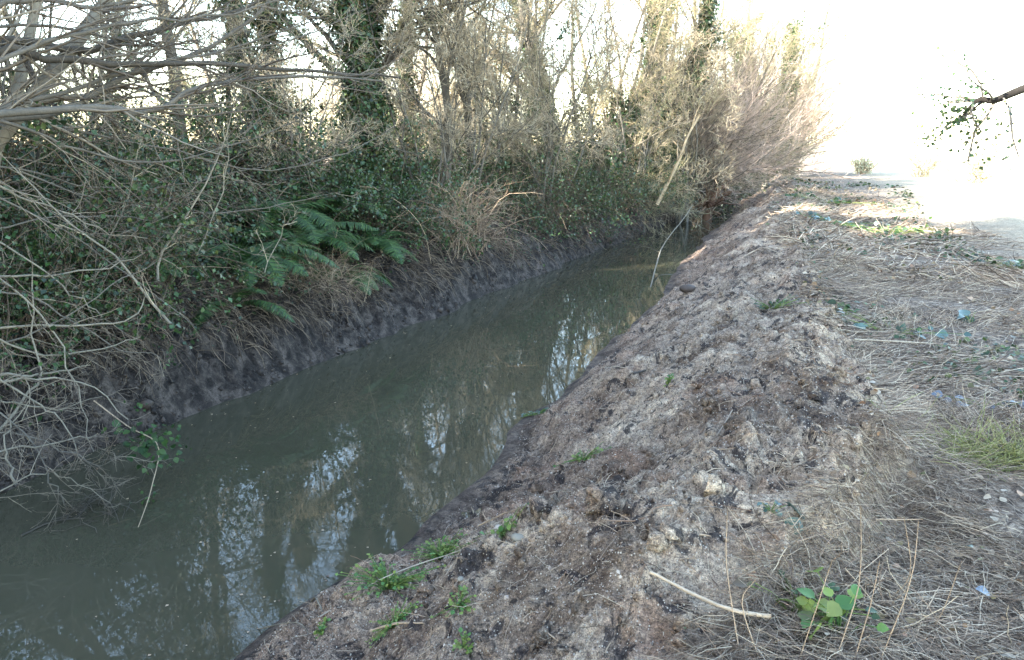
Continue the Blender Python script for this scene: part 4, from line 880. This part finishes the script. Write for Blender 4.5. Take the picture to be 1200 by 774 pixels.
# ------------------------------------------------------------------ field beyond and tree on the right
def far_bush(px, py, dist, s, label, seed, hgt=1.6):
    g = rng(seed); p = at(px, py, dist); p[2] = G(p[0], p[1]); t = empty('field_bush', p, label, 'bush', 'bushes far out on the field')
    n = 26; b = .25 * g.normal(size=(n, 3)) * [1, 1, 0]; d = unit(g.normal(size=(n, 3)) * [.6, .6, 0] + [0, 0, 1]); pts = [b]
    for k in range(5): b = b + d * hgt / 5; pts.append(b); d = unit(d + .15 * g.normal(size=d.shape))
    S = np.stack(pts, 1) * s; r = np.full((n, 6), .02); a, q = grow(g, S, r, 6, .7 * s, (.4, 1.1), 4, 0, .2, .2, 1, .6, .4, .008)
    MB().tubes(S, r, 4).tubes(a, q, 3).build('stems', M['twig_pale'], t); c = np.repeat(a.reshape(-1, 3), 1, 0); c = c + .15 * g.normal(size=c.shape)
    MB().stamp(LEAF_T, LEAF_F, c, g.normal(size=c.shape), g.normal(size=c.shape), .09 + .06 * g.random(len(c))).build('foliage', M['pale_leaf'], t)
far_bush(1010, 202, 54, .65, 'leafy bush on the bright field nearest the crest', 131)
far_bush(1080, 205, 50, 1.0, 'middle leafy bush on the bright field', 132)
far_bush(1142, 207, 44, .9, 'rightmost leafy bush on the bright field', 133)
def right_tree():
    g = rng(141); base = at(1330, 300, 22); base[2] = G(base[0], base[1]); t = empty('ivy_clad_tree', base, 'tree at the right edge with one leafy dark branch against the white sky', 'tree')
    tr = bez([base - [0, 0, .3], base + [-.1, 0, 2.5], base + [-.3, 0, 5], base + [.2, .2, 8]], 14) - base; rt = np.linspace(.22, .07, 14); MB().tubes(tr, rt, 9).build('trunk', M['bark_dark'], t)
    a, r = grow(g, tr[None], rt[None], 8, 2.2, (.7, 1.2), 7, .25, .12, .4, 1, .5, .3, .01); ok = (a[:, -1, 0] > -1.2); a, r = a[ok], r[ok]; a2, r2 = grow(g, a, r, 6, 1.0, (.4, 1.1), 5, .1, .2, .1, 1, .6, .4, .006); MB().tubes(a, r, 5).tubes(a2, r2, 4).build('crown', M['bark'], t)
    q = bez([base + tr[8], at(1260, 85, 20.5), at(1200, 104, 20), at(1165, 118, 19.6), at(1145, 118, 19.5), at(1122, 145, 19.4)], 18) - base; rr_ = np.linspace(.13, .03, 18)
    o = MB().tubes(q, rr_, 7).build('branch', M['black_bark'], t)
    b1, q1 = grow(g, q[None, 8:], rr_[None, 8:], 14, 1.5, (.6, 1.4), 5, .05, .2, .1, 1, .5, .4, .008); b2, q2 = grow(g, b1, q1, 5, .45, (.5, 1.2), 4, 0, .2, .2, 1, .6, .4, .004); MB().tubes(b1, q1, 4).tubes(b2, q2, 3).build('twigs', M['bark'], o)
    c = np.repeat(b2.reshape(-1, 3), 4, 0); c = c + .08 * g.normal(size=c.shape); c = c[g.random(len(c)) < .42] ; c = c + .12 * g.normal(size=c.shape); MB().stamp(LEAF_T, LEAF_F, c, g.normal(size=c.shape), g.normal(size=c.shape), .07 + .05 * g.random(len(c))).build('leaves', M['ivy'], o)
right_tree()
